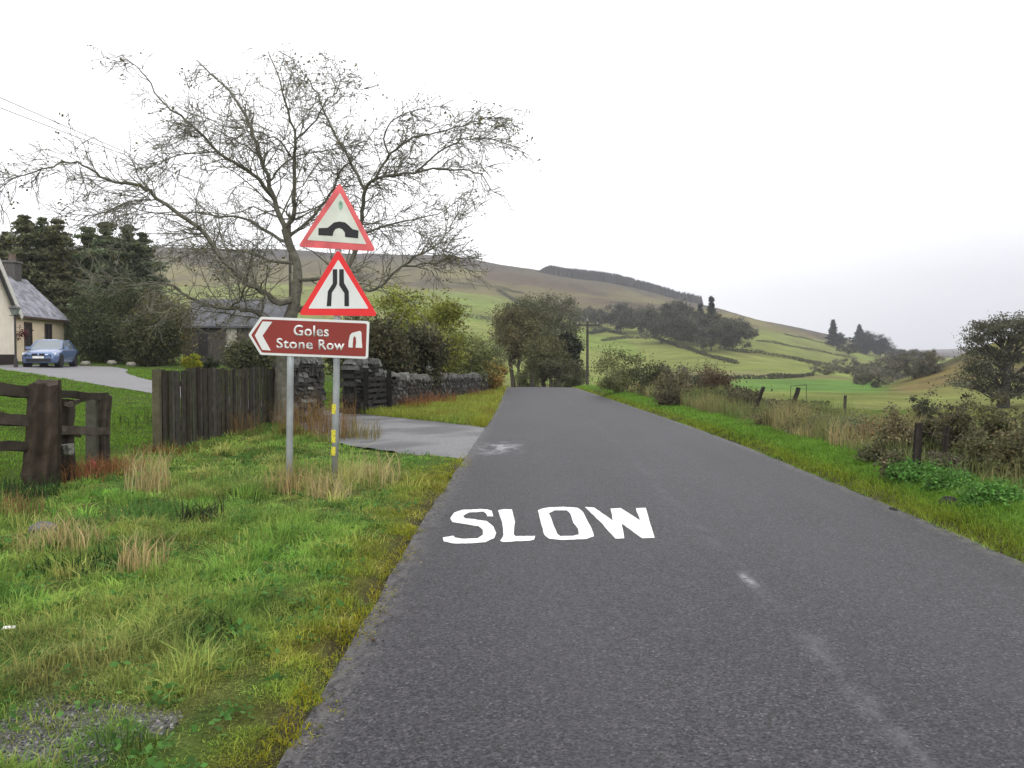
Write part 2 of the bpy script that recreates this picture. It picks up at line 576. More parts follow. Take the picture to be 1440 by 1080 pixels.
_mu = np.array([-300, 200, 400, 560, 640, 730, 800, 870, 985, 1060, 1150, 1250, 1310, 1700], float)
_my = np.array([560, 560, 580, 590, 590, 560, 470, 470, 520, 560, 640, 700, 900, 900], float)


def far_col(x, y):
    phi = np.arctan2(x, y)
    u = U0 + F * np.tan(np.clip(phi, -1.0, 1.0)); Y = np.where(y > 1, y, 1)
    n = len(x)
    nz = fbm(x, y, 60, 71, 4)
    field = np.tile(np.array([0.165, 0.188, 0.052]), (n, 1))
    # each enclosed field has its own sward
    cell = _hash(np.floor((u + 0.45 * Y) / 95), np.floor(np.log(np.maximum(Y, 30)) * 5.0 + u / 260), 5)
    field = field * (0.86 + 0.28 * cell)[:, None]
    field = lerp(field, np.array([0.120, 0.180, 0.035]), sstep(0.6, 0.8, cell) * 0.6)
    field = lerp(field, np.array([0.110, 0.110, 0.040]), sstep(0.5, 0.75, fbm(x, y, 35, 73, 4)) * 0.5)
    field = field * (.80 + .40 * fbm(x, y, 9, 75, 3))[:, None]
    valley = sstep(95, 120, Y) * sstep(215, 170, Y) * sstep(960, 1010, u) * sstep(1330, 1230, u)
    field = lerp(field, np.array([0.085, 0.168, 0.036]), valley * 0.85 * sstep(0.25, 0.5, fbm(x, y, 25, 79)))
    field = lerp(field, np.array([0.16, 0.15, 0.07]), sstep(196, 204, Y) * sstep(226, 214, Y) * sstep(900, 940, u) * sstep(1240, 1180, u) * .8)
    moor = np.tile(np.array([0.125, 0.110, 0.050]), (n, 1))
    moor = lerp(moor, np.array([0.085, 0.062, 0.042]), sstep(0.35, 0.65, fbm(x, y, 120, 83, 4)))
    moor = lerp(moor, np.array([0.160, 0.145, 0.055]), sstep(0.50, 0.66, fbm(x * 1.0, y * .35, 60, 87, 5)) * 0.8)
    moor = lerp(moor, np.array([0.055, 0.045, 0.034]), sstep(0.54, 0.68, fbm(x, y * .5, 26, 89, 4)) * 0.7)
    moor = lerp(moor, np.array([0.055, 0.048, 0.048]), sstep(700, 860, Y) * 0.75)
    mline = np.interp(u, _mu, _my)
    k = sstep(-30, 30, Y - mline + (nz - .5) * 160)
    c = field * (1 - k[:, None]) + moor * k[:, None]
    # the orange hill on the right
    rh = sstep(1215, 1265, u) * sstep(92, 118, Y) * sstep(400, 300, Y)
    orange = np.tile(np.array([0.150, 0.118, 0.048]), (n, 1))
    orange = lerp(orange, np.array([0.105, 0.115, 0.032]), sstep(.4, .6, fbm(x, y, 14, 91, 4)))
    orange = lerp(orange, np.array([0.05, 0.05, 0.028]), sstep(.48, .62, fbm(x, y, 9, 93, 4)) * .85)
    orange = lerp(orange, np.array([0.055, 0.045, 0.030]), sstep(150, 172, Y) * .8)
    c = c * (1 - rh[:, None]) + orange * rh[:, None]
    left = sstep(420, 300, u) * sstep(300, 200, Y)
    c = lerp(c, np.array([0.070, 0.110, 0.022]), left * 0.7)
    return c


# ground: one sheet, finest in front of the camera, reaching past the horizon hills
az = np.concatenate([np.arange(-180, -42, 2.0), np.arange(-42, 42, 0.125), np.arange(42, 180, 2.0)])
rr = np.concatenate([[0.02, 0.6, 1.1, 1.6], np.geomspace(2.0, 90, 190), np.geomspace(92, 1300, 150), np.geomspace(1350, 3300, 20)])
A, R_ = np.meshgrid(np.radians(az), rr)
gx, gy = (R_ * np.sin(A)).ravel(), (R_ * np.cos(A)).ravel()
gz = H(gx, gy)
na, nr = len(az), len(rr)
wfar = sstep(50, 90, np.hypot(gx, gy))
tc_ = turf_col(gx, gy)
off_ = np.maximum(road_l(gy) - gx, gx - road_r(gy))
tc_ = tc_ * 0.26 + DIRT * 0.22  # turf over soil, darkened further for shade in the gaps between tufts
tc_ = lerp(tc_, DIRT, sstep(0.25, 0.0, off_))
pad_d = np.hypot((gx + 1.90) / .45, (gy - 3.45) / 0.34) + (fbm(gx, gy, .45, 95) - .5) * 1.5
tc_ = lerp(tc_, np.array([0.115, 0.113, 0.115]), sstep(.95, .75, pad_d))
gcol = tc_ * (1 - wfar[:, None]) + far_col(gx, gy) * wfar[:, None]
ii = np.arange(nr - 1)[:, None] * na; kk_ = np.arange(na)[None, :]; k2_ = (kk_ + 1) % na
gq = np.stack([ii + kk_, ii + na + kk_, ii + na + k2_, ii + k2_], -1).reshape(-1, 4)[:, ::-1]
ground = make_mesh("ground", np.stack([gx, gy, gz], 1), [gq], M_GROUND, col=gcol, smooth=True)
tag(ground, kind="structure")

# road surface ---------------------------------------------------------------
def road_material():
    m, nt, N, L, out = new_mat("worn_asphalt")
    ge = N.new("ShaderNodeNewGeometry")
    sep = N.new("ShaderNodeSeparateXYZ"); L.new(ge.outputs['Position'], sep.inputs[0])

    def noise(scale, detail=4, stretch=None, rough=.55):
        n = N.new("ShaderNodeTexNoise"); n.inputs['Scale'].default_value = scale; n.inputs['Detail'].default_value = detail
        n.inputs['Roughness'].default_value = rough
        if stretch:
            mp = N.new("ShaderNodeMapping"); mp.inputs['Scale'].default_value = stretch
            L.new(ge.outputs['Position'], mp.inputs['Vector']); L.new(mp.outputs['Vector'], n.inputs['Vector'])
        else:
            L.new(ge.outputs['Position'], n.inputs['Vector'])
        return n.outputs['Fac']

    def math_(op, a, b=None, clamp=False):
        n = N.new("ShaderNodeMath"); n.operation = op; n.use_clamp = clamp
        for i, v in enumerate((a, b)):
            if v is None: continue
            if isinstance(v, (int, float)): n.inputs[i].default_value = v
            else: L.new(v, n.inputs[i])
        return n.outputs[0]

    def rng_(v, a, b, c, d):
        n = N.new("ShaderNodeMapRange"); n.inputs[1].default_value = a; n.inputs[2].default_value = b
        n.inputs[3].default_value = c; n.inputs[4].default_value = d
        L.new(v, n.inputs[0]); return n.outputs[0]

    def mix(f, a, b):
        n = N.new("ShaderNodeMixRGB")
        if isinstance(f, float): n.inputs[0].default_value = f
        else: L.new(f, n.inputs[0])
        for i, v in ((1, a), (2, b)):
            if isinstance(v, tuple): n.inputs[i].default_value = v + (1,)
            else: L.new(v, n.inputs[i])
        return n.outputs[0]

    vo = N.new("ShaderNodeTexVoronoi"); vo.inputs['Scale'].default_value = 95
    L.new(ge.outputs['Position'], vo.inputs['Vector'])
    grit = N.new("ShaderNodeSeparateColor"); L.new(vo.outputs['Color'], grit.inputs[0])
    big = noise(0.8, 5, (1, .35, 1))
    chip = rng_(grit.outputs[0], 0, 1, 0.25, 1.75)
    pale = rng_(grit.outputs[1], .90, 1.0, 0, 1)
    base = mix(rng_(big, .3, .7, 0, 1), (0.030, 0.0288, 0.033), (0.039, 0.0375, 0.042))
    sc = N.new("ShaderNodeVectorMath"); sc.operation = 'SCALE'
    L.new(base, sc.inputs[0]); L.new(chip, sc.inputs['Scale'])
    c = mix(math_('MULTIPLY', pale, .6), sc.outputs[0], (0.15, 0.145, 0.14))
    mid = noise(38, 3, None, .8)
    sc0 = N.new("ShaderNodeVectorMath"); sc0.operation = 'SCALE'
    L.new(c, sc0.inputs[0]); L.new(rng_(mid, .32, .68, .55, 1.45), sc0.inputs['Scale']); c = sc0.outputs[0]
    mot = noise(9, 6, None, .7)
    sc2 = N.new("ShaderNodeVectorMath"); sc2.operation = 'SCALE'
    L.new(c, sc2.inputs[0]); L.new(rng_(mot, .3, .7, .88, 1.12), sc2.inputs['Scale'])
    c = sc2.outputs[0]
    # smoother, paler wheel tracks
    x = sep.outputs[0]; y = sep.outputs[1]
    def band(cx, w):
        return rng_(math_('ABSOLUTE', math_('SUBTRACT', x, cx)), 0.0, w, 1, 0)
    tracks = math_('MAXIMUM', math_('MAXIMUM', band(0.2, .45), band(2.35, .5)), band(3.2, .4))
    c = mix(math_('MULTIPLY', math_('MULTIPLY', tracks, rng_(noise(1.5, 4, (1, .2, 1)), .35, .65, 0, 1)), .30), c, (0.052, 0.050, 0.055))
    # worn remains of the centre line and the white patch by the side road
    gone = noise(3.2, 6, (1.6, .55, 1))
    line = math_('MULTIPLY', band(1.52, .11), rng_(gone, .46, .66, 0, 1), True)
    c = mix(math_('MULTIPLY', math_('MULTIPLY', line, rng_(math_('ABSOLUTE', math_('SUBTRACT', y, 3.3)), .5, 2.2, .9, .22)), .6), c, (0.19, 0.19, 0.20))
    dash = math_('MULTIPLY', band(1.50, .055), rng_(math_('ABSOLUTE', math_('SUBTRACT', y, 5.9)), .05, .26, 1, 0), True)
    dash = math_('MULTIPLY', dash, rng_(noise(22, 5), .35, .6, .1, 1))
    c = mix(math_('MULTIPLY', dash, .75), c, (0.34, 0.34, 0.35))
    px_ = math_('MULTIPLY', rng_(math_('ABSOLUTE', math_('SUBTRACT', x, -.55)), .05, .5, 1, 0), rng_(math_('ABSOLUTE', math_('SUBTRACT', y, 14.6)), .1, 1.3, 1, 0))
    c = mix(math_('MULTIPLY', math_('MULTIPLY', px_, rng_(noise(5, 5, (1, .5, 1)), .42, .6, 0, 1)), .8), c, (0.35, 0.35, 0.36))
    # dark seam along the middle
    seam = math_('MULTIPLY', band(1.72, .05), rng_(noise(2.0, 5, (1, .5, 1)), .5, .6, 0, .6))
    c = mix(seam, c, (0.03, 0.03, 0.032))
    # loose grit washed to the edges
    aa = N.new("ShaderNodeAttribute"); aa.attribute_name = "across"
    e = rng_(math_('ABSOLUTE', math_('SUBTRACT', aa.outputs['Fac'], .5)), .455, .495, 0, 1)
    c = mix(math_('MULTIPLY', math_('MULTIPLY', e, rng_(noise(11, 6, (1.5, .6, 1)), .40, .60, 0, 1)), .62), c, (0.135, 0.128, 0.118))
    bs = N.new("ShaderNodeBsdfPrincipled")
    L.new(c, bs.inputs['Base Color'])
    bs.inputs['Specular IOR Level'].default_value = 0.24
    bs.inputs['Roughness'].default_value = 0.6
    bp = N.new("ShaderNodeBump"); bp.inputs['Strength'].default_value = 0.55; bp.inputs['Distance'].default_value = 0.006
    L.new(math_('ADD', grit.outputs[0], noise(60, 4)), bp.inputs['Height'])
    L.new(bp.outputs['Normal'], bs.inputs['Normal'])
    L.new(bs.outputs['BSDF'], out.inputs['Surface'])
    return m


M_ROAD = road_material()
ys = np.concatenate([np.arange(-60, 0, 2.0), np.arange(0, 60, 0.12), np.arange(60, 112, 1.0)])
ts = np.linspace(0, 1, 13)
YY, TT = np.meshgrid(ys, ts, indexing='ij')
jl = (fbm(ys * 0, ys, .5, 101) - .5) * 0.05 * (ys < 60); jr = (fbm(ys * 0 + 3, ys, .5, 103) - .5) * 0.05 * (ys < 60)
XL = road_l(ys) - 0.02 + jl; XR = road_r(ys) + 0.02 + jr
XX = XL[:, None] * (1 - TT) + XR[:, None] * TT
ZZ = road_z(YY) + 0.045 * (1 - (2 * TT - 1) ** 2) + 0.004
n0, n1 = XX.shape
i0 = np.arange(n0 - 1)[:, None] * n1; k0 = np.arange(n1 - 1)[None, :]
rq = np.stack([i0 + k0, i0 + k0 + 1, i0 + n1 + k0 + 1, i0 + n1 + k0], -1).reshape(-1, 4)
_road_o = make_mesh("road", np.stack([XX, YY, ZZ], -1).reshape(-1, 3), [rq], M_ROAD, smooth=True)
_at = _road_o.data.attributes.new("across", 'FLOAT', 'POINT'); _at.data.foreach_set("value", TT.ravel().astype(np.float32))
road = tag(_road_o, kind="structure")


def road_top(x, y):
    t = np.clip((x - road_l(y)) / (road_r(y) - road_l(y)), 0, 1)
    return float(road_z(y) + 0.045 * (1 - (2 * t - 1) ** 2) + 0.004)


# driveway -----------------------------------------------------------------
def lane_strip():
    P = []
    seg = LANE
    s = np.linspace(0, len(seg) - 1, 240)
    cx = _cubic_axis(seg, s)
    d = np.gradient(cx[:, :2], axis=0); d /= np.linalg.norm(d, axis=1, keepdims=True)
    nrm = np.stack([-d[:, 1], d[:, 0]], 1)
    tt = np.linspace(-1, 1, 11)
    hw = cx[:, 2] + 0.02 + (vnoise(s * 9, s * 0, 1.0, 7) - .5) * .12
    X = cx[:, 0, None] + nrm[:, 0, None] * hw[:, None] * tt; Y = cx[:, 1, None] + nrm[:, 1, None] * hw[:, None] * tt
    # where the mouth meets the road it runs 8 mm under the road sheet's edge
    Z = base_z(X, Y) + np.where(X > road_l(Y) - 0.1, -0.006, 0.006)
    n0, n1 = X.shape
    i0 = np.arange(n0 - 1)[:, None] * n1; k0 = np.arange(n1 - 1)[None, :]
    q = np.stack([i0 + k0, i0 + n1 + k0, i0 + n1 + k0 + 1, i0 + k0 + 1], -1).reshape(-1, 4)
    xf, yf = X.ravel(), Y.ravel()
    c = np.tile(np.array([0.075, 0.075, 0.080]), (X.size, 1))
    c = lerp(c, np.array([0.165, 0.165, 0.17]), sstep(.42, .62, fbm(xf * .5 + yf * .9, xf * 2.2 - yf * .6, 1.4, 111)) * .9)
    c = lerp(c, np.array([0.07, 0.07, 0.075]), sstep(.55, .7, fbm(xf, yf, .8, 113)) * .6)
    c = lerp(c, np.array([0.185, 0.18, 0.185]), sstep(-9, -14, xf) * .8)
    o = make_mesh("driveway", np.stack([X, Y, Z], -1).reshape(-1, 3), [q], mat_attr("patched_tarmac", rough=.6, nscale=14, namp=.3, spec=.35, bump=.4, bscale=70), col=c, smooth=True)
    return tag(recalc(o), kind="structure")


lane_strip()

# grass ------------------------------------------------------------------------
def blades(P, h, w, col, lean=0.45, tipcol=None, az=None):
    """curved single blades: 5 vertices each"""
    n = len(P)
    if az is None: az = rng.uniform(0, 2 * math.pi, n)
    fa = rng.uniform(0, 2 * math.pi, n)
    d = np.stack([np.cos(az), np.sin(az), np.zeros(n)], 1); s = np.stack([np.cos(fa), np.sin(fa), np.zeros(n)], 1)
    ln = np.abs(rng.normal(lean, lean * .6, n))
    up = np.array([0, 0, 1.0])
    m = P + (h * .55)[:, None] * (up + d * (ln * .35)[:, None])
    t = P + h[:, None] * (up * (1 - .25 * np.minimum(ln, 1.4))[:, None] + d * ln[:, None])
    w = w[:, None]
    V = np.stack([P - s * w * .5, P + s * w * .5, m + s * w * .42, m - s * w * .42, t], 1)
    C = np.repeat(col[:, None, :], 5, 1)
    if tipcol is not None:
        C[:, 4] = tipcol
    i = np.arange(n)[:, None] * 5
    return V.reshape(-1, 3), i + np.array([[0, 1, 2, 3]]), i + np.array([[3, 2, 4]]), C.reshape(-1, 3)


def leaf_faces(P, size, col, aspect=1.6, flat=0.0, jit=.28):
    """one small diamond leaf per point, randomly turned"""
    n = len(P)
    a = rng.normal(0, 1, (n, 3)); a[:, 2] *= (1 - flat); a /= np.linalg.norm(a, axis=1, keepdims=True) + 1e-9
    b = rng.normal(0, 1, (n, 3)); b[:, 2] *= (1 - flat)
    b -= a * (a * b).sum(1, keepdims=True); b /= np.linalg.norm(b, axis=1, keepdims=True) + 1e-9
    s = (np.broadcast_to(size, (n,)) * rng.uniform(.6, 1.4, n))[:, None]
    V = np.stack([P - a * s * aspect * .5, P + b * s * .5, P + a * s * aspect * .5, P - b * s * .5], 1)
    c = np.asarray(col) * np.ones((n, 3)) * rng.uniform(1 - jit, 1 + jit, (n, 1)) * rng.uniform(.93, 1.07, (n, 3))
    C = np.repeat(c[:, None, :], 4, 1)
    Q = np.arange(n)[:, None] * 4 + np.array([[0, 1, 2, 3]])
    return V.reshape(-1, 3), Q, C.reshape(-1, 3)


def grass_patch(name, pts, hfun, cfun, label, cat, wmin=0.0045, wk=0.0007, lean=.75, sink=.01):
    x, y = pts
    z = H(x, y) - sink
    h = hfun(x, y)
    k = h > 0.004
    x, y, z, h = x[k], y[k], z[k], h[k]
    w = np.maximum(wmin, np.hypot(x, y) * wk) * rng.uniform(.7, 1.4, len(x))
    c = cfun(x, y)
    c = c * rng.uniform(.65, 1.4, (len(x), 1)) * rng.uniform(.9, 1.1, (len(x), 3))
    V, Q, T, C = blades(np.stack([x, y, z], 1), h, w, c, lean)
    o = make_mesh(name, V, [Q, T], M_GRASS, col=C)
    return tag(o, label, cat, None, "stuff")


def scatter(bands, xmin, xmax):
    X, Y = [], []
    for y0, y1, dens in bands:
        a = np.maximum(xmin, -0.68 * y1 - .6); b = np.minimum(xmax, .62 * y1 + .6)
        n = int((b - a) * (y1 - y0) * dens)
        X.append(rng.uniform(a, b, n)); Y.append(rng.uniform(y0, y1, n))
    x = np.concatenate(X); y = np.concatenate(Y)
    k = (x > -0.66 * y - .5) & (x < .60 * y + .5)
    return x[k], y[k]


def free_of_paths(x, y, a=-.02):
    off = np.maximum(road_l(y) - x, x - road_r(y))
    return (off > a + (fbm(x, y, .3, 121) - .5) * .16) & (lane_d(x, y) > .0 + (vnoise(x, y, .3, 122) - .5) * .25)


def not_bare(x, y, p=.42):
    bare = np.hypot((x + 1.90) / .45, (y - 3.45) / .34) + (fbm(x, y, .45, 95) - .5) * 1.5
    return free_of_paths(x, y) & ((bare > .85) | (rng.random(len(x)) < p))


def h_left(x, y):
    off = road_l(y) - x
    h = 0.040 + 0.045 * sstep(.15, 1.0, off) + 0.04 * sstep(.4, .75, fbm(x, y, .7, 131)) * sstep(.3, 1.2, off)
    h = h + 0.10 * np.exp(-(((x + 2.2) / 1.2) ** 2 + ((y - 10.4) / .8) ** 2))
    h = h * (1 - .45 * sstep(.5, .68, fbm(x, y, 2.6, 37)))
    h = h * (.45 + 1.1 * sstep(.3, .7, fbm(x, y, .28, 133, 2)))
    return h * rng.uniform(.5, 1.3, len(x))


def tufted(name, bands, xr, label, per=26, hscale=1.0, keep=not_bare):
    """turf made of separate tufts: each leans outward from its own middle and has its own shade; a thin sward between them"""
    cx, cy = scatter(bands, *xr)
    k = keep(cx, cy); cx, cy = cx[k], cy[k]
    n = len(cx)
    big = rng.random(n) ** 2.2
    th = h_left(cx, cy) * (.45 + 1.25 * big) * hscale
    ts = (.016 + .035 * rng.random(n) + .020 * big) * (1 + cy * .03)
    tcol = turf_col(cx, cy)
    hue = rng.random(n)
    tcol = lerp(tcol, np.array([.40, .36, .12]), (hue > .80) * .65)
    tcol = lerp(tcol, DEEP, (hue < .22) * .6)
    tcol = tcol * (.55 + .95 * rng.random(n))[:, None]
    idx = np.repeat(np.arange(n), per)
    dx, dy = rng.normal(0, 1, len(idx)) * ts[idx], rng.normal(0, 1, len(idx)) * ts[idx]
    x, y = cx[idx] + dx, cy[idx] + dy
    az = np.arctan2(dy, dx) + rng.normal(0, .7, len(idx))
    h = th[idx] * rng.uniform(.45, 1.15, len(idx))
    w = np.maximum(.0042, np.hypot(x, y) * .0007) * rng.uniform(.7, 1.5, len(idx))
    c = tcol[idx] * rng.uniform(.75, 1.25, (len(idx), 1))
    V, Q, T, C = blades(np.stack([x, y, H(x, y) - .012], 1), h, w, c, .7, c * 1.25, az)
    # flat-leaved weeds among the grass
    m = int(n * .10)
    wi = rng.integers(0, n, m)
    wi = wi[(road_l(cy[wi]) - cx[wi]) > .25]
    ll = np.repeat(wi, 9)
    P = np.stack([cx[ll] + rng.normal(0, .045, len(ll)), cy[ll] + rng.normal(0, .045, len(ll)), np.zeros(len(ll))], 1)
    P[:, 2] = H(P[:, 0], P[:, 1]) + rng.uniform(.01, .07, len(ll))
    wc = np.array([.095, .21, .05]) * rng.uniform(.55, 1.25, (len(ll), 1))
    LV, LQ, LC = leaf_faces(P, .026, wc, 1.5, .55)
    o = make_mesh(name, np.vstack([V, LV]), [np.vstack([Q, LQ + len(V)]), T], M_GRASS, col=np.vstack([C, LC]))
    return tag(o, label, "grass", None, "stuff")


tufted("verge_grass", [(2.0, 3.5, 420), (3.5, 5, 330), (5, 8, 210), (8, 12, 120), (12, 18, 70), (18, 27, 34)], (-5.9, -.5), "rough tufted grass and moss of the left verge beside the road")
x, y = scatter([(2.0, 3.5, 10500), (3.5, 5, 7500), (5, 8, 3200), (8, 12, 900), (12, 18, 500)], -5.9, -0.5)
k = not_bare(x, y)
x, y = x[k], y[k]
grass_patch("verge_turf", (x, y), lambda x, y: h_left(x, y) * .62, lambda x, y: turf_col(x, y) * (.6 + .8 * vnoise(x, y, .07, 191))[:, None], "short sward between the tufts of the left verge", "grass")

x, y = scatter([(18, 30, 420), (30, 60, 120)], -5.2, -0.7)
k = free_of_paths(x, y) & (y > 18.5)
x, y = x[k], y[k]
grass_patch("verge_grass", (x, y), lambda x, y: rng.uniform(.08, .30, len(x)), turf_col,
            "long yellow green grass between the side road and stone wall", "grass", wk=.0007)

x, y = scatter([(7, 13, 700), (13, 22, 420), (22, 46, 120)], -30, -6.0)
k = free_of_paths(x, y)
x, y = x[k], y[k]
grass_patch("lawn_grass", (x, y), lambda x, y: rng.uniform(.03, .08, len(x)), turf_col,
            "short bright green lawn behind the fences", "grass", wk=.0008)

x, y = scatter([(5, 9, 3600), (9, 14, 2200), (14, 22, 1200), (22, 40, 400), (40, 62, 160)], 2.8, 5.4)
k = free_of_paths(x, y)
x, y = x[k], y[k]
grass_patch("verge_grass", (x, y), lambda x, y: (0.05 + .07 * sstep(.2, 1.0, x - road_r(y)) + .05 * fbm(x, y, .8, 141)) * rng.uniform(.5, 1.3, len(x)), turf_col,
            "bright green mown grass strip along the right road edge", "grass")

# rank dead grass and rushes behind the green strip
x, y = scatter([(7, 12, 900), (12, 20, 620), (20, 34, 300), (34, 60, 120)], 4.6, 7.6)
e = x - road_r(y)
k = (e > .88 + (fbm(x, y, 1.2, 151) - .5) * .7) & (e < 3.2) & (rng.random(len(x)) < .5 + .5 * sstep(10.5, 13.5, y)) & (rng.random(len(x)) < sstep(.25, .5, fbm(x, y, 1.1, 153)) * .85 + .15)
x, y = x[k], y[k]


def dead_col(x, y):
    n = len(x)
    c = np.tile(np.array([0.215, 0.205, 0.088]), (n, 1))
    c = lerp(c, np.array([0.430, 0.350, 0.180]), sstep(.43, .62, fbm(x, y, 2.0, 155)) * .85)
    c = lerp(c, np.array([0.140, 0.180, 0.062]), sstep(.42, .60, fbm(x, y, 1.4, 157)) * .9)
    c = lerp(c, np.array([0.150, 0.085, 0.040]), sstep(.58, .72, fbm(x, y, 1.6, 159)) * .8)
    return c


grass_patch("dead_grass", (x, y), lambda x, y: (.22 + .46 * sstep(.25, .8, fbm(x, y, 1.5, 161))) * rng.uniform(.6, 1.25, len(x)) * (.6 + .4 * sstep(10, 14.5, y)), dead_col,
            "rank straw and rust coloured dead grass behind the right verge", "grass", wmin=.004, wk=.0007, lean=.28)

x, y = scatter([(9, 18, 300), (18, 32, 170), (32, 70, 80)], 6.2, 34)
k = (x - road_r(y)) > 2.4
x, y = x[k], y[k]
grass_patch("field_grass", (x, y), lambda x, y: (.08 + .26 * sstep(.5, .7, fbm(x, y, 2.2, 171))) * rng.uniform(.5, 1.3, len(x)), lambda x, y: lerp(turf_col(x, y), np.array([.30, .27, .11]), sstep(.5, .68, fbm(x, y, 2.2, 171)) * .55),
            "rough green grass of the field right of the road", "grass", wk=.0010, lean=.5)

# moss and grass crumbs creeping on to the tarmac along the left edge
x, y = scatter([(2.2, 4, 5000), (4, 8, 2600), (8, 14, 900)], -1.3, -.55)
off = road_l(y) - x
k = (off > -.30) & (off < .10) & (fbm(x, y, .16, 181, 2) + fbm(x, y, .9, 183) * .8 + np.minimum(off, 0) * 2.2 > .93)
x, y = x[k], y[k]
grass_patch("edge_moss", (x, y), lambda x, y: rng.uniform(.010, .035, len(x)), lambda x, y: np.tile(MOSS, (len(x), 1)), "yellow moss crumbs along the left road edge", "moss", wmin=.006, lean=.9, sink=-.028)

# loose grit on the bare patch and along the tarmac edge, and a few fallen leaves
n = 2600
x = rng.normal(-1.90, .42, n); y = rng.normal(3.5, .36, n)
bare = np.hypot((x + 1.90) / .45, (y - 3.45) / .34) + (fbm(x, y, .45, 95) - .5) * 1.5
k = bare < .95
x, y = x[k], y[k]
V, Q, C = leaf_faces(np.stack([x, y, H(x, y) + .004], 1), .013, np.array([.16, .155, .15]), 1.2, .7, .6)
x = rng.normal(0, .10, 900) ; y = 2.2 + 10 * rng.random(900) ** 1.5; x = road_l(y) + np.abs(x) * 1.3 - .02
z = np.array([road_top(a_, b_) for a_, b_ in zip(x, y)]) + .003
V2, Q2, C2 = leaf_faces(np.stack([x, y, z], 1), .010, np.array([.14, .13, .12]), 1.2, .85, .6)
tag(make_mesh("grit", np.vstack([V, V2]), [np.vstack([Q, Q2 + len(V)])], M_STONE, col=np.vstack([C, C2])), "grey grit on the bare patch and along the left road edge", "grit", None, "stuff")
n = 150
x = -rng.random(n) ** 1.3 * 4.8 - .7; y = 4.2 + 12 * rng.random(n); k = lane_d(x, y) > .2
x, y = x[k], y[k]
off = road_l(y) - x
z = np.where(off > .05, H(x, y) + rng.uniform(.02, .07, len(x)), road_z(y) + .012)
V, Q, C = leaf_faces(np.stack([x, y, z], 1), .021, lerp(np.tile(np.array([.20, .12, .05]), (len(x), 1)), np.array([.30, .24, .10]), rng.random(len(x))), 1.4, .8, .3)
tag(make_mesh("fallen_leaves", V, [Q], M_LEAF, col=C), "small brown fallen leaves strewn over the left verge", "leaves", None, "stuff")
# ------------------------------------------------------------------ trees, shrubs
def ellipsoid_clumps(n, lx, ly, z0, z1, shell=.55, lump=.25, waist=.5):
    """clump centres through a lumpy crown"""
    d = rng.normal(0, 1, (n, 3)); d /= np.linalg.norm(d, axis=1, keepdims=True)
    r = shell + (1 - shell) * rng.random(n) ** .6
    ang = np.arctan2(d[:, 1], d[:, 0])
    r = r * (1 + lump * (vnoise(ang * 1.3 + 9, d[:, 2] * 2.2 + 5, .8, int(rng.integers(1000))) - .5) * 2)
    zc = z0 + (z1 - z0) * waist
    hz = np.where(d[:, 2] > 0, z1 - zc, zc - z0)
    return np.stack([d[:, 0] * lx * r, d[:, 1] * ly * r, zc + d[:, 2] * hz * r], 1)


def limb_to(mb, a, b, r0, r1, col, sag=.1, sides=5, wig=.06):
    a = np.asarray(a, float); b = np.asarray(b, float)
    L = np.linalg.norm(b - a)
    t = np.linspace(0, 1, 6)[:, None]
    p = a + (b - a) * t
    p[:, 2] += sag * L * (np.sin(math.pi * t[:, 0]))
    p[1:-1] += rng.normal(0, wig * L * .35, (4, 3))
    mb.tube(p, r0 + (r1 - r0) * t[:, 0], sides, col * rng.uniform(.85, 1.15), cap=False)


def broadleaf(name, root, h, w, base, label, cat, col, col2=None, leaf=.14, n_clump=60, per=60, clump_r=.55, trunk_r=.16, crown_from=.3,
              group=None, bark=(.075, .066, .052), aspect=1.6, stems=1, shell=.5, lump=.3, waist=.5, flat=0.0, depth=None, crownname="crown", limbs=1.0, trunkname="trunk"):
    t = thing(name, root, label, cat, group)
    bark = np.array(bark)
    C = ellipsoid_clumps(n_clump, w / 2, (depth or w) / 2, h * crown_from, h, shell, lump, waist)
    mb = MB()
    for s in range(stems):
        bx = rng.normal(0, .10 * w, 2) if stems > 1 else np.zeros(2)
        top = np.array([bx[0] * 1.7, bx[1] * 1.7, h * (crown_from + .45 * (1 - crown_from))])
        pts = np.array([[bx[0], bx[1], -.15], [bx[0] * 1.1, bx[1] * 1.1, h * .08], [bx[0] * 1.5 + rng.normal(0, .02 * h), bx[1] * 1.5, h * crown_from * .8], top])
        tt = np.linspace(0, 1, 9)
        pts = np.stack([np.interp(tt, [0, .15, .55, 1], pts[:, i]) for i in range(3)], 1)
        mb.tube(pts, trunk_r * np.array([1.35, 1.05, .95, .9, .82, .74, .66, .58, .45]), 8, bark, cap=False, noise=.06)
    for c in C[rng.random(n_clump) < limbs]:
        zz = min(max(h * crown_from * .75, c[2] - .35 * np.hypot(c[0], c[1]) - .2 * h * rng.random()), top[2])
        limb_to(mb, (top[0] * zz / max(top[2], .1) * .6, top[1] * zz / max(top[2], .1) * .6, zz), c, trunk_r * .33, trunk_r * .05, bark, .08)
    mb.build(trunkname, M_BARK, None).parent = t
    cc = np.tile(np.asarray(col, float), (n_clump, 1))
    if col2 is not None:
        k = rng.random(n_clump)[:, None] ** 1.3
        cc = cc * (1 - k) + np.asarray(col2) * k
    cc *= rng.uniform(.58, 1.38, (n_clump, 1))
    cr = clump_r * rng.uniform(.6, 1.3, n_clump)
    P = (C[:, None, :] + rng.normal(0, 1, (n_clump, per, 3)) * (cr * .55)[:, None, None] * np.array([1, 1, .75])).reshape(-1, 3)
    P = P[P[:, 2] > .02]
    colr = np.repeat(cc, per, 0)[:len(P)]
    V, Q, CC = leaf_faces(P, leaf, colr, aspect, flat)
    o = make_mesh(crownname, V, [Q], M_LEAF, col=CC); o.parent = t
    return t


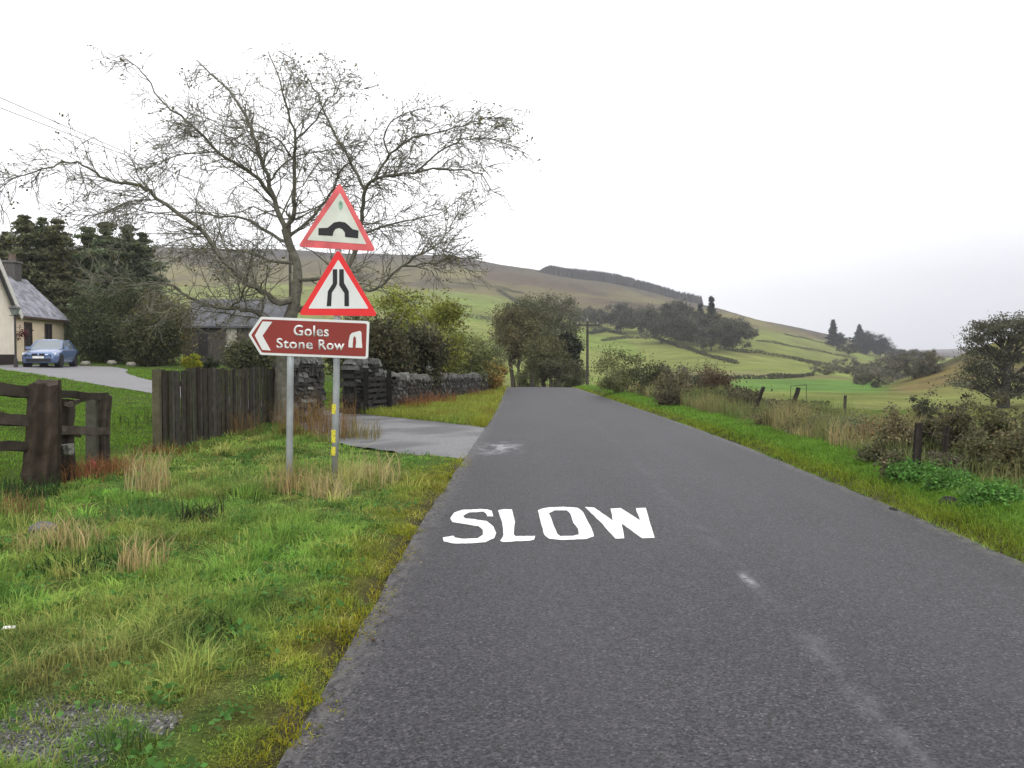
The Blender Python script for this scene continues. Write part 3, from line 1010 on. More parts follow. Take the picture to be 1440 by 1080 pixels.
def conifer(name, root, h, w, label, cat, col, group=None, leaf=.22, whorls=26, per_branch=26, base=.08, dens=9, ragged=.25, droop=.25, power=.85):
    t = thing(name, root, label, cat, group)
    mb = MB()
    zz = np.linspace(-.15, h, 10)
    r = .018 * h
    mb.tube(np.stack([rng.normal(0, .01 * h, 10) * (zz > 0), rng.normal(0, .01 * h, 10) * (zz > 0), zz], 1), np.linspace(r, .012, 10), 7, (.06, .05, .04), cap=False)
    P, CC = [], []
    for i in range(whorls):
        f = base + (1 - base) * (i + rng.random() * .8) / whorls
        L = w / 2 * (1 - f) ** power * rng.uniform(1 - ragged, 1 + ragged * .7) + .12
        nb = max(4, int(dens * (1 - f * .4)))
        for b in range(nb):
            a = rng.uniform(0, 2 * math.pi); l = L * rng.uniform(.65, 1.12)
            tt = np.sort(rng.random(per_branch)) ** .8
            rad = tt * l
            z = f * h + .12 * l - droop * rad * (1.2 - .5 * tt) + .10 * rad * tt
            sp = l * .14 * (1.15 - tt) + .05
            p = np.stack([np.cos(a) * rad, np.sin(a) * rad, z], 1) + rng.normal(0, 1, (per_branch, 3)) * sp[:, None] * np.array([1, 1, .55])
            P.append(p); CC.append(np.tile(np.asarray(col) * rng.uniform(.7, 1.35), (per_branch, 1)))
            if b < 3:
                mb.tube(np.stack([np.cos(a) * np.array([0, l * .5, l * .9]), np.sin(a) * np.array([0, l * .5, l * .9]), np.interp([0, .5, .9], [0, 1], [f * h + .1 * l, f * h - droop * l * .6])], 1),
                        [r * .3, r * .2, .008], 4, (.06, .05, .04), cap=False)
    mb.build("trunk", M_BARK, None).parent = t
    P = np.vstack(P); CC = np.vstack(CC)
    V, Q, C = leaf_faces(P, leaf, CC, 2.4, .35)
    make_mesh("crown", V, [Q], M_LEAF, col=C).parent = t
    return t


def at(u, Y, vtop):
    p = on_ground(u, Y)
    return p, max(.2, EYE + (V0 - vtop) * Y / F - p[2])


def wpx(n, Y): return n * Y / F


def bush(name, u, Y, vtop, npx, label, cat="bush", **k):
    p, h = at(u, Y, vtop)
    k.setdefault('stems', 4); k.setdefault('crown_from', .05); k.setdefault('trunk_r', .035); k.setdefault('crownname', 'foliage')
    k.setdefault('trunkname', 'stems')
    return broadleaf(name, p, h, wpx(npx, Y), 0, label, cat, **k)


# --- the big half-bare tree by the fence --------------------------------------
def roadside_tree():
    Y0 = 19.8
    root = on_ground(396, Y0, .0)
    t = thing("roadside_tree", root, "large half bare spreading tree behind the road signs at the end of the board fence", "tree")
    bark = np.array([.140, .134, .106])
    limbs = [  # photo pixels u, v and depth offset, start radius, end radius
        ([(396, 602, 0), (397, 570, 0), (396, 530, 0), (400, 490, 0), (408, 455, 0), (415, 425, 0), (418, 395, .05), (417, 370, .1), (405, 338, .1), (401, 322, .1)], .27, .115),
        ([(401, 322, .1), (390, 292, .2), (378, 256, .2), (366, 216, .2), (352, 180, .4), (338, 150, .5), (318, 122, .7), (290, 98, .8), (276, 84, .8)], .085, .012),
        ([(401, 322, .1), (413, 300, .0), (414, 262, -.2), (414, 225, -.3), (416, 196, -.5), (404, 150, -.6), (392, 108, -.7), (377, 72, -.8)], .08, .01),
        ([(388, 284, .2), (362, 250, -.3), (335, 233, -.5), (306, 212, -.7), (278, 184, -.9), (252, 164, -1.0), (231, 146, -1.1), (208, 112, -1.2), (190, 92, -1.3), (168, 77, -1.4)], .06, .008),
        ([(416, 418, 0), (392, 425, -.3), (366, 408, -.6), (343, 396, -.8), (324, 376, -1.0), (308, 358, -1.1), (292, 334, -1.2), (278, 320, -1.3), (255, 303, -1.5), (222, 279, -1.8), (204, 265, -2.0), (166, 256, -2.2), (145, 250, -2.4), (122, 234, -2.6), (92, 228, -2.8), (50, 240, -3.0), (20, 252, -3.1), (-4, 268, -3.2)], .10, .008),
        ([(412, 448, 0), (390, 452, -.4), (366, 443, -.6), (345, 435, -.8), (322, 432, -1.0), (292, 430, -1.2), (273, 420, -1.3), (256, 412, -1.4), (243, 402, -1.5), (214, 398, -1.7), (185, 402, -1.8), (150, 394, -2.0), (110, 396, -2.1)], .085, .008),
        ([(322, 432, -1.0), (336, 424, -1.3), (344, 402, -1.6), (352, 372, -1.8), (356, 340, -2.0)], .04, .012),
        ([(414, 436, 0), (440, 428, .5), (470, 402, .8), (494, 366, .9), (505, 330, .9), (509, 300, .8), (514, 268, .6), (528, 252, .4), (554, 247, .2), (585, 241, 0), (612, 238, -.2), (645, 240, -.3), (676, 245, -.4), (690, 268, -.4)], .10, .010),
        ([(514, 268, .6), (493, 228, .9), (470, 190, 1.1), (457, 163, 1.2), (444, 128, 1.3), (428, 104, 1.4), (412, 88, 1.4)], .05, .007),
        ([(528, 252, .4), (545, 222, .6), (570, 200, .8), (597, 190, .9), (625, 184, 1.0), (655, 174, 1.1), (690, 164, 1.2), (726, 150, 1.3)], .045, .006),
        ([(545, 222, .6), (540, 190, .2), (556, 166, .0), (590, 152, -.2), (618, 150, -.3)], .03, .006),
        ([(585, 241, 0), (620, 214, -.4), (650, 196, -.6), (690, 196, -.8), (732, 208, -.9)], .03, .006),
        ([(418, 395, .05), (450, 392, -.4), (490, 402, -.6), (525, 408, -.8), (566, 374, -.9), (592, 356, -1.0), (617, 343, -1.0), (633, 318, -1.0), (646, 296, -1.0)], .065, .008),
        ([(566, 374, -.9), (600, 372, -.6), (636, 360, -.5), (660, 340, -.5)], .03, .007),
        ([(402, 338, .1), (438, 306, .6), (462, 276, .9), (480, 240, 1.2), (505, 214, 1.4), (528, 180, 1.6)], .055, .008),
        ([(402, 340, .1), (372, 322, .8), (340, 306, 1.1), (312, 306, 1.3), (285, 300, 1.5), (240, 298, 1.7), (200, 300, 1.8), (160, 306, 1.9)], .05, .007),
        ([(378, 256, .2), (400, 230, .6), (440, 214, .9), (480, 208, 1.2), (520, 196, 1.4)], .035, .006),
        ([(366, 216, .2), (330, 196, .7), (300, 180, 1.0), (262, 170, 1.2)], .03, .006),
        ([(414, 225, -.3), (390, 196, -.6), (360, 186, -.8), (320, 178, -1.0), (268, 158, -1.2)], .03, .006),
        ([(416, 196, -.5), (440, 172, -.7), (462, 140, -.9), (478, 118, -1.0), (470, 76, -1.0)], .03, .005),
        ([(418, 372, .1), (372, 364, 1.0), (330, 352, 1.5), (290, 350, 1.8), (250, 344, 2.0), (216, 346, 2.1)], .05, .006),
        ([(505, 330, .9), (540, 318, 1.3), (580, 308, 1.5), (620, 300, 1.6), (660, 268, 1.6)], .04, .006),
        ([(306, 212, -.7), (268, 216, -.9), (236, 222, -1.0), (206, 236, -1.1)], .022, .005),
        ([(222, 279, -1.8), (190, 284, -1.9), (160, 292, -2.0), (128, 302, -2.0), (92, 300, -2.1)], .022, .005),
    ]
    mb = MB(); tw = MB(); tips = []
    secondary = []

    def smooth(p, n):
        s = np.linspace(0, len(p) - 1, n)
        return _cubic_axis(p, s)

    for li, (pts, r0, r1) in enumerate(limbs):
        W = np.array([px(u, v, Y0 + d) for u, v, d in pts])
        if li == 0: W[0, 2] = root[2] - .15
        n = max(8, len(pts) * 3)
        S = smooth(W, n)
        if li > 0:
            S[1:-1] += rng.normal(0, .018, (n - 2, 3))
        rad = r1 + (r0 * .78 - r1) * (1 - np.linspace(0, 1, n)) ** 1.15
        if li == 0:
            rad = np.interp(np.linspace(0, 1, n), [0, .08, .25, 1], [.28, .20, .145, .085])
        mb.tube(S, rad, 10 if li == 0 else 7, bark, cap=False, noise=.07 if li == 0 else .05)
        L = np.linalg.norm(np.diff(S, axis=0), axis=1).sum()
        if li == 0: continue
        ns = int(L * 7.5) + 5
        for _ in range(ns):
            f = rng.uniform(.06, 1.0) ** .9
            k = min(int(f * (n - 1)), n - 2)
            d = S[k + 1] - S[k]; d /= np.linalg.norm(d)
            secondary.append((S[k], d, rng.uniform(.5, 1.9) * (1.2 - .85 * f), max(.0055, rad[k] * .34)))
    centre = px(405, 300, Y0)

    env_u = np.array([-20, 60, 130, 165, 290, 420, 490, 620, 740]); env_v = np.array([232, 214, 196, 84, 80, 76, 112, 140, 142])
    env_x = np.array([px(a_, 300, Y0)[0] for a_ in env_u]); env_z = EYE + (V0 - env_v) * Y0 / F

    def twig(mb_, p, d, L, r, n=6, lift=.35, sides=4):
        room = np.interp(p[0] + d[0] * L, env_x, env_z) - p[2]
        if d[2] * L > room:                                    # the crown is flat topped: twigs bend over below its roof
            d = d * np.array([1, 1, 0]) + np.array([0, 0, max(room, -.1) / L * .6]); d /= np.linalg.norm(d) + 1e-6
            L = L * .6
        q = [p]
        dd = d.copy()
        for i in range(n):
            dd = dd + rng.normal(0, .22, 3) + np.array([0, 0, .02 * lift])
            dd /= np.linalg.norm(dd)
            q.append(q[-1] + dd * L / n)
        q = np.array(q)
        mb_.tube(q, np.linspace(r, max(.004, r * .35), n + 1), sides, bark * rng.uniform(.9, 1.5), cap=False)
        return q

    def side_dir(d, p, spread=.9):
        o = rng.normal(0, 1, 3); o -= d * (d @ o); o /= np.linalg.norm(o)
        out = (p - centre); out /= np.linalg.norm(out) + 1e-6
        v = d * .75 + o * spread + out * np.array([.3, .3, 0]) + np.array([0, 0, -.16])
        return v / np.linalg.norm(v)

    for p, d, L, r in secondary:
        q = twig(tw, p, side_dir(d, p), L, min(r, .022), 6)
        for _ in range(int(3 + L * 4)):
            k = rng.integers(1, len(q) - 1)
            dq = q[k + 1] - q[k]; dq /= np.linalg.norm(dq)
            q2 = twig(tw, q[k], side_dir(dq, q[k], .8), rng.uniform(.22, .75), .0075, 4, sides=3)
            tips.append(q2[-1])
            if rng.random() < .75:
                dq = q2[3] - q2[2]; dq /= np.linalg.norm(dq) + 1e-9
                q3 = twig(tw, q2[2], side_dir(dq, q2[2], .8), rng.uniform(.12, .4), .0055, 3, sides=3)
                tips.append(q3[-1])
    mb.build("trunk", M_BARK, t)
    tw.build("twigs", M_BARK, t)
    tips = np.array(tips)
    edge = np.linalg.norm((tips - centre) * np.array([.75, .75, 1.2]), axis=1)
    k = rng.random(len(tips)) < .05 + .22 * sstep(2.2, 4.2, edge)
    P = np.repeat(tips[k], 4, 0) + rng.normal(0, .035, (k.sum() * 4, 3))
    c = np.array([.16, .16, .05]) * np.ones((len(P), 3))
    c = lerp(c, np.array([.15, .09, .03]), rng.random(len(P)) ** 3)
    c = lerp(c, np.array([.05, .06, .025]), rng.random(len(P)) ** 2)
    V, Q, C = leaf_faces(P, .036, c, 1.5)
    make_mesh("leaves", V - root, [Q], M_LEAF, t, C)
    print("tree", len(secondary), len(tips))


roadside_tree()

# --- dark conifers behind the house ----------------------------------------------
CON = np.array([.125, .150, .082])
for u, Y, vt, wp, lab in [
        (36, 70, 300, 84, "tallest dark conifer behind the house roof, leftmost of the shelter belt"),
        (62, 72, 306, 78, "dark conifer just right of the house chimney with a ragged top"),
        (84, 71, 306, 56, "narrow pointed dark conifer beside the gap in the shelter belt"),
        (128, 74, 318, 74, "dark conifer right of the gap in the shelter belt above the blue car"),
        (152, 70, 312, 84, "dense dark conifer with a ragged broad top behind the car"),
        (182, 72, 314, 84, "broad dark conifer near the right end of the shelter belt"),
        (204, 73, 326, 60, "rightmost dark conifer of the shelter belt beside the moorland skyline"),
        (12, 74, 326, 70, "dark conifer half hidden by the cream gable of the house"),
        (104, 78, 352, 90, "lower dark conifer filling the gap in the belt behind the slate wing")]:
    p, h = at(u, Y, vt)
    conifer("conifer_tree", p, h, wpx(wp * 1.32, Y), lab, "tree", CON * np.array([rng.uniform(.85, 1.2), 1, rng.uniform(.8, 1.1)]), "dark conifers behind the house", leaf=.15, whorls=40, per_branch=40, dens=13, ragged=.78, power=rng.uniform(.48, .66), base=.0, droop=.16)

OL = np.array([.075, .078, .030])
for u, Y, vt, wp, lab, c, c2 in [
        (132, 60, 412, 70, "bushy dark green shrub right of the slate wing end wall", (.055, .072, .032), (.08, .09, .042)),
        (178, 58, 400, 90, "broad olive shrub at the back of the lawn under the conifers", (.060, .074, .034), (.095, .095, .045)),
        (232, 56, 410, 60, "thin brownish shrub left of the stone outbuilding", (.12, .11, .05), (.15, .12, .06)),
        (150, 54, 448, 60, "low dark shrub at the lawn edge behind the blue car", (.05, .064, .03), (.075, .085, .04)),
        (212, 52, 446, 66, "low leafy shrub at the lawn edge beside pale stones", (.06, .07, .034), (.09, .09, .042)),
        (352, 50, 484, 50, "dull green shrub in front of the stone outbuilding wall", (.08, .095, .045), (.12, .115, .055))]:
    bush("garden_shrub", u, Y, vt, wp, lab, "shrub", col=c, col2=c2, leaf=.09, n_clump=60, per=170, clump_r=.75, group="shrubs behind the lawn", aspect=1.9)
p, h = at(272, 44, 499)
broadleaf("round_shrub", p, max(h, .75), wpx(26, 44), 0, "small round golden yellow shrub on the lawn in front of the outbuilding", "shrub", (.26, .25, .02), (.20, .24, .02),
          leaf=.06, n_clump=40, per=70, clump_r=.16, stems=3, trunk_r=.02, crown_from=.02, shell=.7, lump=.08, crownname="foliage", trunkname="stems")
p, h = at(296, 43, 505)
broadleaf("round_shrub", p, max(h, .5), wpx(18, 43), 0, "small dark low shrub just right of the golden round shrub", "shrub", (.03, .04, .02), None,
          leaf=.06, n_clump=30, per=50, clump_r=.16, stems=3, trunk_r=.02, crown_from=.02, shell=.7, lump=.1, crownname="foliage", trunkname="stems")

# --- willows and dark scrub behind the far stone wall ------------------------------------
for u, Y, vt, wp, lab, c, c2 in [
        (556, 36, 405, 120, "yellow green willow right of the lower triangular sign", (.25, .275, .045), (.20, .215, .05)),
        (612, 40, 418, 84, "yellow green willow at the right side of the roadside tree", (.23, .25, .045), (.16, .17, .05)),
        (640, 46, 466, 92, "grey green willow low above the middle of stone wall", (.13, .15, .06), (.18, .195, .07)),
        (665, 54, 470, 96, "dull grey green bush behind the far end of the stone wall", (.12, .132, .06), (.15, .165, .075)),
        (586, 33, 462, 62, "dark brown bush behind the stone wall", (.055, .058, .034), (.09, .085, .045)),
        (540, 31, 452, 56, "dark bush behind the brown direction sign's right end", (.06, .068, .036), (.10, .085, .045)),
        (500, 34, 455, 70, "dark olive bush behind the dark stone gate pier", (.07, .076, .036), (.105, .10, .045))]:
    bush("willow_bush", u, Y, vt, wp, lab, "bush", col=c, col2=c2, leaf=.065, n_clump=70, per=150, clump_r=.55, aspect=2.6, group="bushes behind the far stone wall", trunk_r=.05)
p, h = at(687, 49, 508)
broadleaf("hedge_bush", p, h, wpx(44, 49), 0, "clipped russet brown hedge bush at the far end of the stone wall", "hedge", (.27, .15, .05), (.30, .25, .06), leaf=.08,
          n_clump=60, per=80, clump_r=.3, stems=3, trunk_r=.03, crown_from=.03, shell=.6, lump=.1, crownname="foliage", trunkname="stems")
p, h = at(668, 52, 518)
broadleaf("hedge_bush", p, h, wpx(26, 52), 0, "low yellow green hedge bush left of the russet hedge bush", "hedge", (.23, .24, .045), (.23, .19, .045), leaf=.08,
          n_clump=40, per=70, clump_r=.3, stems=3, trunk_r=.03, crown_from=.03, shell=.6, lump=.1, crownname="foliage", trunkname="stems")

# --- trees where the road drops away ---------------------------------------------------------
GREY = np.array([.078, .078, .050])
for u, Y, vt, wp, lab, c, c2, cf in [
        (722, 74, 432, 62, "tree with a touch of russet leaves left of the road end", (.085, .088, .042), (.11, .085, .045), .42),
        (748, 80, 420, 70, "tall grey green tree straight above the middle of the road end", (.075, .084, .046), (.085, .078, .05), .42),
        (775, 92, 412, 78, "tall grey wispy tree behind the others above the road end", (.085, .085, .062), (.075, .078, .055), .28),
        (788, 104, 424, 60, "thin grey tree directly left of the roadside utility pole", (.085, .085, .062), (.09, .09, .055), .25),
        (765, 72, 478, 50, "small olive tree low beside the road end", (.090, .095, .040), (.08, .075, .04), .2),
        (730, 96, 424, 66, "grey green tree farther back left of the road end", (.075, .080, .052), (.085, .08, .05), .28)]:
    p, h = at(u, Y, vt)
    broadleaf("roadside_ash_tree", p, h, wpx(wp, Y), 0, lab, "tree", tuple(1.55 * q for q in c), tuple(1.55 * q for q in c2), leaf=.085, n_clump=80, per=150, clump_r=.8, trunk_r=.2, crown_from=cf, group="trees where the road drops away", aspect=2.4, lump=.35, shell=.35)
p, h = at(798, 76, 470)
broadleaf("ivy_tree", p, h, wpx(40, 76), 0, "very dark ivy covered tree at the right of the road end", "tree", (.022, .030, .018), (.03, .035, .02), leaf=.15, n_clump=70, per=90, clump_r=.5,
          trunk_r=.2, crown_from=.15, lump=.2, waist=.6)
for u, Y, vt, wp, lab in [(782, 70, 500, 54, "dark shrub under the ivy covered tree by the road end"), (808, 72, 508, 36, "dull shrub between the road end and the utility pole"),
                          (745, 84, 520, 40, "pale green shrub seen between the trunks at the road end")]:
    bush("hedge_shrub", u, Y, vt, wp, lab, "shrub", col=(.085, .09, .05) if u != 745 else (.17, .19, .07), col2=(.12, .115, .06), leaf=.08, n_clump=40, per=120, clump_r=.5, group="shrubs at the road end", aspect=2.0)

# --- tree group on the hillside ------------------------------------------------------------------
def hill_tree(name, u, vb, vt, wp, lab, c, c2, grp, kind='b', **k):
    Y = yat(u, vb)
    p, h = at(u, Y, vt)
    if kind == 'c':
        return conifer(name, p, h, wpx(wp, Y), lab, "tree", c, grp, leaf=h * .05, whorls=20, per_branch=22, dens=9, ragged=.45, power=.95)
    k.setdefault('crown_from', .12)
    return broadleaf(name, p, h, wpx(wp, Y), 0, lab, "tree", c, c2, leaf=h * .024, n_clump=70, per=150, clump_r=h * .13, trunk_r=h * .018, group=grp, aspect=2.0, lump=.3, shell=.35, **k)


G = "trees on the green hillside"
for a in [(872, 468, 428, 44, "grey tree on the hillside left end of the clump"), (902, 470, 430, 46, "grey brown tree on the hillside beside the small pale field"),
          (930, 484, 428, 52, "large grey tree on the hillside with a dark trunk showing"), (952, 480, 426, 40, "grey tree in the middle of the hillside clump"),
          (975, 486, 436, 46, "dark grey tree on the hillside under the tall pine"), (1000, 494, 442, 62, "broad round grey tree near the right end of hillside clump"),
          (1030, 494, 446, 50, "rounded grey tree, rightmost large tree of the hillside clump"), (842, 462, 434, 44, "faint grey green tree on the hillside above the utility pole"),
          (815, 456, 432, 46, "pale grey tree on the hillside left of the utility pole top")]:
    hill_tree("hillside_tree", *a, (.100, .100, .072), (.085, .085, .066), G)
hill_tree("pine_tree", 1000, 478, 420, 34, "tall dark pine rising above the hillside clump", (.03, .045, .03), None, G, 'c')
hill_tree("pine_tree", 984, 476, 428, 26, "shorter dark pine left of the tall hillside pine", (.03, .045, .03), None, G, 'c')
hill_tree("hillside_tree", 1052, 480, 458, 26, "small brown bush tree at the upper right of the hillside clump", (.08, .065, .045), None, G)

G = "dark trees on the far skyline to the right"
for a in [(1171, 488, 450, 24, "thin tall dark conifer on the far right skyline", (.028, .04, .03), None, G, 'c'), (1178, 490, 468, 20, "small dark tree at the foot of the thin skyline conifer", (.035, .045, .034), None, G),
          (1208, 496, 458, 44, "dark pointed tree left in the far skyline pair", (.03, .042, .032), None, G, 'c'), (1218, 500, 468, 30, "dark bushy tree between the far skyline pair", (.035, .045, .034), None, G),
          (1238, 503, 472, 34, "dark rounded tree at the right of the far skyline pair", (.032, .045, .034), None, G), (1192, 500, 482, 34, "low dark scrub tree under the far skyline pair", (.05, .052, .04), None, G),
          (1262, 512, 490, 34, "grey tree on the distant valley side", (.06, .062, .052), None, G), (1285, 514, 492, 34, "grey rounded tree in the distant valley, right of the others", (.055, .058, .052), None, G)]:
    hill_tree("skyline_tree", *a)
G = "dark thickets in the valley bottom"
for u, vb, vt, wp, lab in [(1160, 527, 508, 46, "brown thicket by the pale lane, leftmost in the valley"), (1192, 526, 504, 50, "dark brown thicket above the green valley field"),
                           (1222, 530, 508, 44, "dark thicket at the corner of the green valley field"), (1232, 545, 522, 40, "dark round bush at the right end of the green field"),
                           (1256, 533, 500, 54, "grey thicket between the field and orange hill"), (1286, 530, 496, 56, "large grey thicket at the foot of the orange hill"), (1306, 526, 496, 50, "grey thicket just above the crest of the orange hill"), (1212, 540, 522, 30, "small dark bush below the valley thickets")]:
    hill_tree("thicket", u, vb, vt, wp, lab, (.165, .150, .105), (.125, .128, .10), G, crown_from=.0)

# --- wind-shaped tree on the right -------------------------------------------------------------------
def windswept():
    Y = 74
    root = on_ground(1408, Y)
    t = thing("windswept_tree", root, "large flat topped windswept tree at the right edge above the scrub", "tree")
    bark = np.array([.065, .06, .052])
    mb = MB()
    base = px(1410, 585, Y); base[2] = root[2] - .2
    mb.tube([base, px(1412, 560, Y), px(1415, 530, Y), px(1418, 500, Y), px(1420, 475, Y)], [.55, .42, .36, .26, .15], 8, bark, cap=False, noise=.06)
    mb.tube([px(1411, 566, Y), px(1402, 540, Y + .5), px(1392, 515, Y + .8), px(1380, 490, Y + 1)], [.3, .24, .17, .08], 7, bark, cap=False)
    P, CC = [], []
    for u, v, w, n in [(1425, 449, 60, 26), (1400, 456, 50, 22), (1385, 464, 42, 18), (1450, 456, 50, 22), (1376, 476, 32, 14), (1364, 480, 18, 8), (1415, 470, 60, 20), (1450, 478, 50, 20),
                       (1385, 494, 36, 16), (1372, 502, 26, 9), (1400, 500, 50, 20), (1440, 505, 60, 24), (1380, 520, 40, 18), (1366, 514, 18, 7), (1400, 528, 50, 20), (1440, 532, 60, 22),
                       (1362, 538, 32, 12), (1390, 545, 46, 16), (1350, 538, 22, 7), (1430, 552, 50, 14), (1470, 470, 50, 20), (1480, 500, 50, 20), (1470, 530, 50, 16)]:
        for _ in range(int(n * .68)):
            c = px(u + rng.uniform(-w / 2, w / 2), v + rng.normal(0, 4.2), Y + rng.uniform(-2.0, 2.4))
            m = 70
            P.append(c + rng.normal(0, 1, (m, 3)) * np.array([.50, .55, .15])); CC.append(np.tile(np.array([.105, .105, .068]) * rng.uniform(.65, 1.3), (m, 1)))
            if rng.random() < .45:
                limb_to(mb, px(np.clip(u + (1416 - u) * .8, 1395, 1440), min(v + 26, 560), Y + rng.uniform(-.2, .2)), c, .09, .02, bark, .02, 4)
    mb.build("trunk", M_BARK, t)
    P = np.vstack(P); V, Q, C = leaf_faces(P, .11, np.vstack(CC), 2.0, .3)
    make_mesh("crown", V - root, [Q], M_LEAF, t, C)


windswept()

# --- scrub along the right verge ------------------------------------------------------------------------
G = "scrub bushes along the right verge"
for u, Y, vt, wp, lab, c, c2, lf in [
        (878, 40, 496, 70, "grey green thorn bush nearest the road end on the right verge", (.088, .095, .042), (.11, .115, .05), .07),
        (870, 47, 524, 34, "dark low bush under the grey green thorn bush", (.04, .045, .026), (.07, .065, .035), .06),
        (916, 36, 520, 40, "dark green gorse bush right of the grey green thorn bush", (.040, .050, .026), (.06, .06, .03), .06),
        (948, 40, 514, 70, "dull purple grey bramble mound on the right verge", (.085, .078, .060), (.075, .072, .045), .06),
        (944, 30, 530, 34, "rusty brown dead bracken bush on the right verge", (.12, .10, .058), (.11, .10, .055), .06),
        (946, 27, 552, 24, "dark twiggy bush closest to the road edge on right verge", (.045, .042, .028), (.08, .066, .04), .05),
        (975, 32, 536, 46, "very dark bush behind the straw grass on right verge", (.030, .034, .022), (.05, .05, .03), .055),
        (1008, 30, 518, 36, "tall thin red brown bush with bare pale stem", (.085, .058, .038), (.06, .055, .034), .055),
        (994, 33, 522, 30, "sparse reddish twiggy bush left of the red brown bush", (.085, .06, .04), (.06, .055, .035), .05),
        (1150, 15.6, 602, 56, "low grey green herb clump in the dead grass left of the lone field post", (.09, .105, .06), (.13, .12, .06), .03),
        (1205, 14.2, 604, 56, "low blue green herb clump in the dead grass right of the lone field post", (.085, .11, .07), (.12, .125, .07), .03),
        (1092, 17.6, 584, 46, "low brown herb clump in the dead grass between the leaning posts", (.11, .085, .05), (.10, .11, .05), .03),
        (1232, 13.2, 618, 44, "low rusty herb clump in the dead grass left of the brambles", (.13, .085, .045), (.10, .105, .05), .03),
        (1022, 27, 552, 40, "dark bush below the red brown bush beside straw grass", (.042, .044, .028), (.07, .062, .04), .055),
        (1044, 24, 560, 28, "small dark bush left of the first leaning fence post", (.045, .045, .028), (.08, .07, .04), .05)]:
    bush("scrub_bush", u, Y, vt, wp, lab, "bush", col=tuple(1.5 * q for q in c), col2=tuple(1.5 * q for q in c2), leaf=lf * .75, n_clump=46, per=95, clump_r=.34, aspect=2.2, group=G, trunk_r=.02, lump=.8, shell=.2, limbs=1, stems=6, bark=(.13, .115, .09))
for u, Y, vt, wp, lab, c, c2 in [
        (1262, 11.6, 576, 44, "sparse tall brown bramble left of the thick stump post", (.10, .10, .05), (.16, .13, .075)),
        (1308, 11.8, 588, 46, "sparse olive bramble between the stump and the slim forked post", (.10, .10, .046), (.05, .045, .03)),
        (1240, 11.4, 622, 44, "low spreading bramble left of the dark stump posts", (.10, .085, .05), (.09, .105, .05)),
        (1350, 11.2, 576, 52, "tangled brown green bramble right of the slim forked post", (.09, .09, .040), (.05, .042, .03)),
        (1374, 10.3, 606, 46, "mid height bramble with pale stems near the right of view", (.13, .13, .06), (.06, .055, .035)),
        (1396, 10.9, 564, 56, "tallest olive bramble near the right edge of view", (.10, .105, .042), (.05, .045, .03)),
        (1424, 9.6, 612, 50, "brownish low bramble at the right edge of view", (.13, .105, .055), (.09, .10, .05)),
        (1446, 10.2, 580, 60, "dark brown bramble cut by the right edge of view", (.08, .078, .042), (.12, .125, .06)),
        (1336, 9.9, 640, 44, "low grey bramble at the foot of the slim forked post", (.12, .115, .075), (.08, .07, .045)),
        (1262, 10.2, 642, 30, "low dark bramble at the foot of the thick stump post", (.07, .068, .04), (.12, .11, .06)),
        (1300, 34, 556, 40, "grey green thorn bush in the field before the orange hill", (.062, .068, .042), (.08, .08, .05)),
        (1345, 30, 560, 60, "brown thorn scrub in front of the windswept tree", (.085, .066, .040), (.06, .06, .036)),
        (1425, 26, 575, 60, "olive scrub below the windswept tree trunk", (.085, .082, .038), (.06, .055, .034))]:
    bush("bramble_bush", u, Y, vt, wp, lab, "bush", col=tuple(1.3 * q for q in c), col2=tuple(1.5 * q for q in c2), leaf=.024 * max(1, Y / 16), n_clump=60, per=60, clump_r=.10 * max(1, Y / 16), aspect=1.7, group="brambles at the right edge of view", trunk_r=.012, lump=.7, shell=.15, stems=7, bark=(.13, .11, .085))
for u, Y, vt, wp, lab in [(1290, 9.9, 666, 62, "bright green nettle clump on the right verge below the dark stump"), (1405, 8.3, 690, 56, "leafy green nettle clump at the right verge edge of view"),
                          (1338, 9.2, 676, 40, "small green weed clump between the two nettle clumps")]:
    bush("nettle_clump", u, Y, vt, wp, lab, "weeds", col=(.11, .25, .05), col2=(.09, .19, .045), leaf=.022, n_clump=54, per=150, clump_r=.12, aspect=1.7, group="nettles on the right verge", trunk_r=.006, stems=8)

# --- hedges that divide the hill fields --------------------------------------------------------------------
def hedge(pts, label, hgt=1.6, wid=1.6, c=(.085, .088, .052)):
    W = []
    for u, v in pts:
        Y = yat(u, v); W.append([(u - U0) / F * Y, Y])
    W = np.array(W)
    seg = np.linalg.norm(np.diff(W, axis=0), axis=1); L = seg.sum()
    s = np.concatenate([[0], np.cumsum(seg)])
    n = int(min(14000, max(800, L * 40)))
    d = rng.uniform(0, L, n)
    gap = fbm(d, d * 0, 9, int(rng.integers(999)))
    x = np.interp(d, s, W[:, 0]) + rng.normal(0, wid * .3, n); y = np.interp(d, s, W[:, 1]) + rng.normal(0, wid * .3, n)
    hh = hgt * (.1 + 1.0 * gap)
    z = H(x, y) + rng.random(n) * hh
    root = np.array([W[0, 0], W[0, 1], float(H(W[:1, 0], W[:1, 1])[0])])
    V, Q, C = leaf_faces(np.stack([x, y, z], 1), .28, np.array(c), 1.5)
    o = make_mesh("field_hedge", V - root, [Q], M_LEAF, None, C)
    o.location = root
    return tag(o, label, "hedge", "hedges dividing the hill fields")


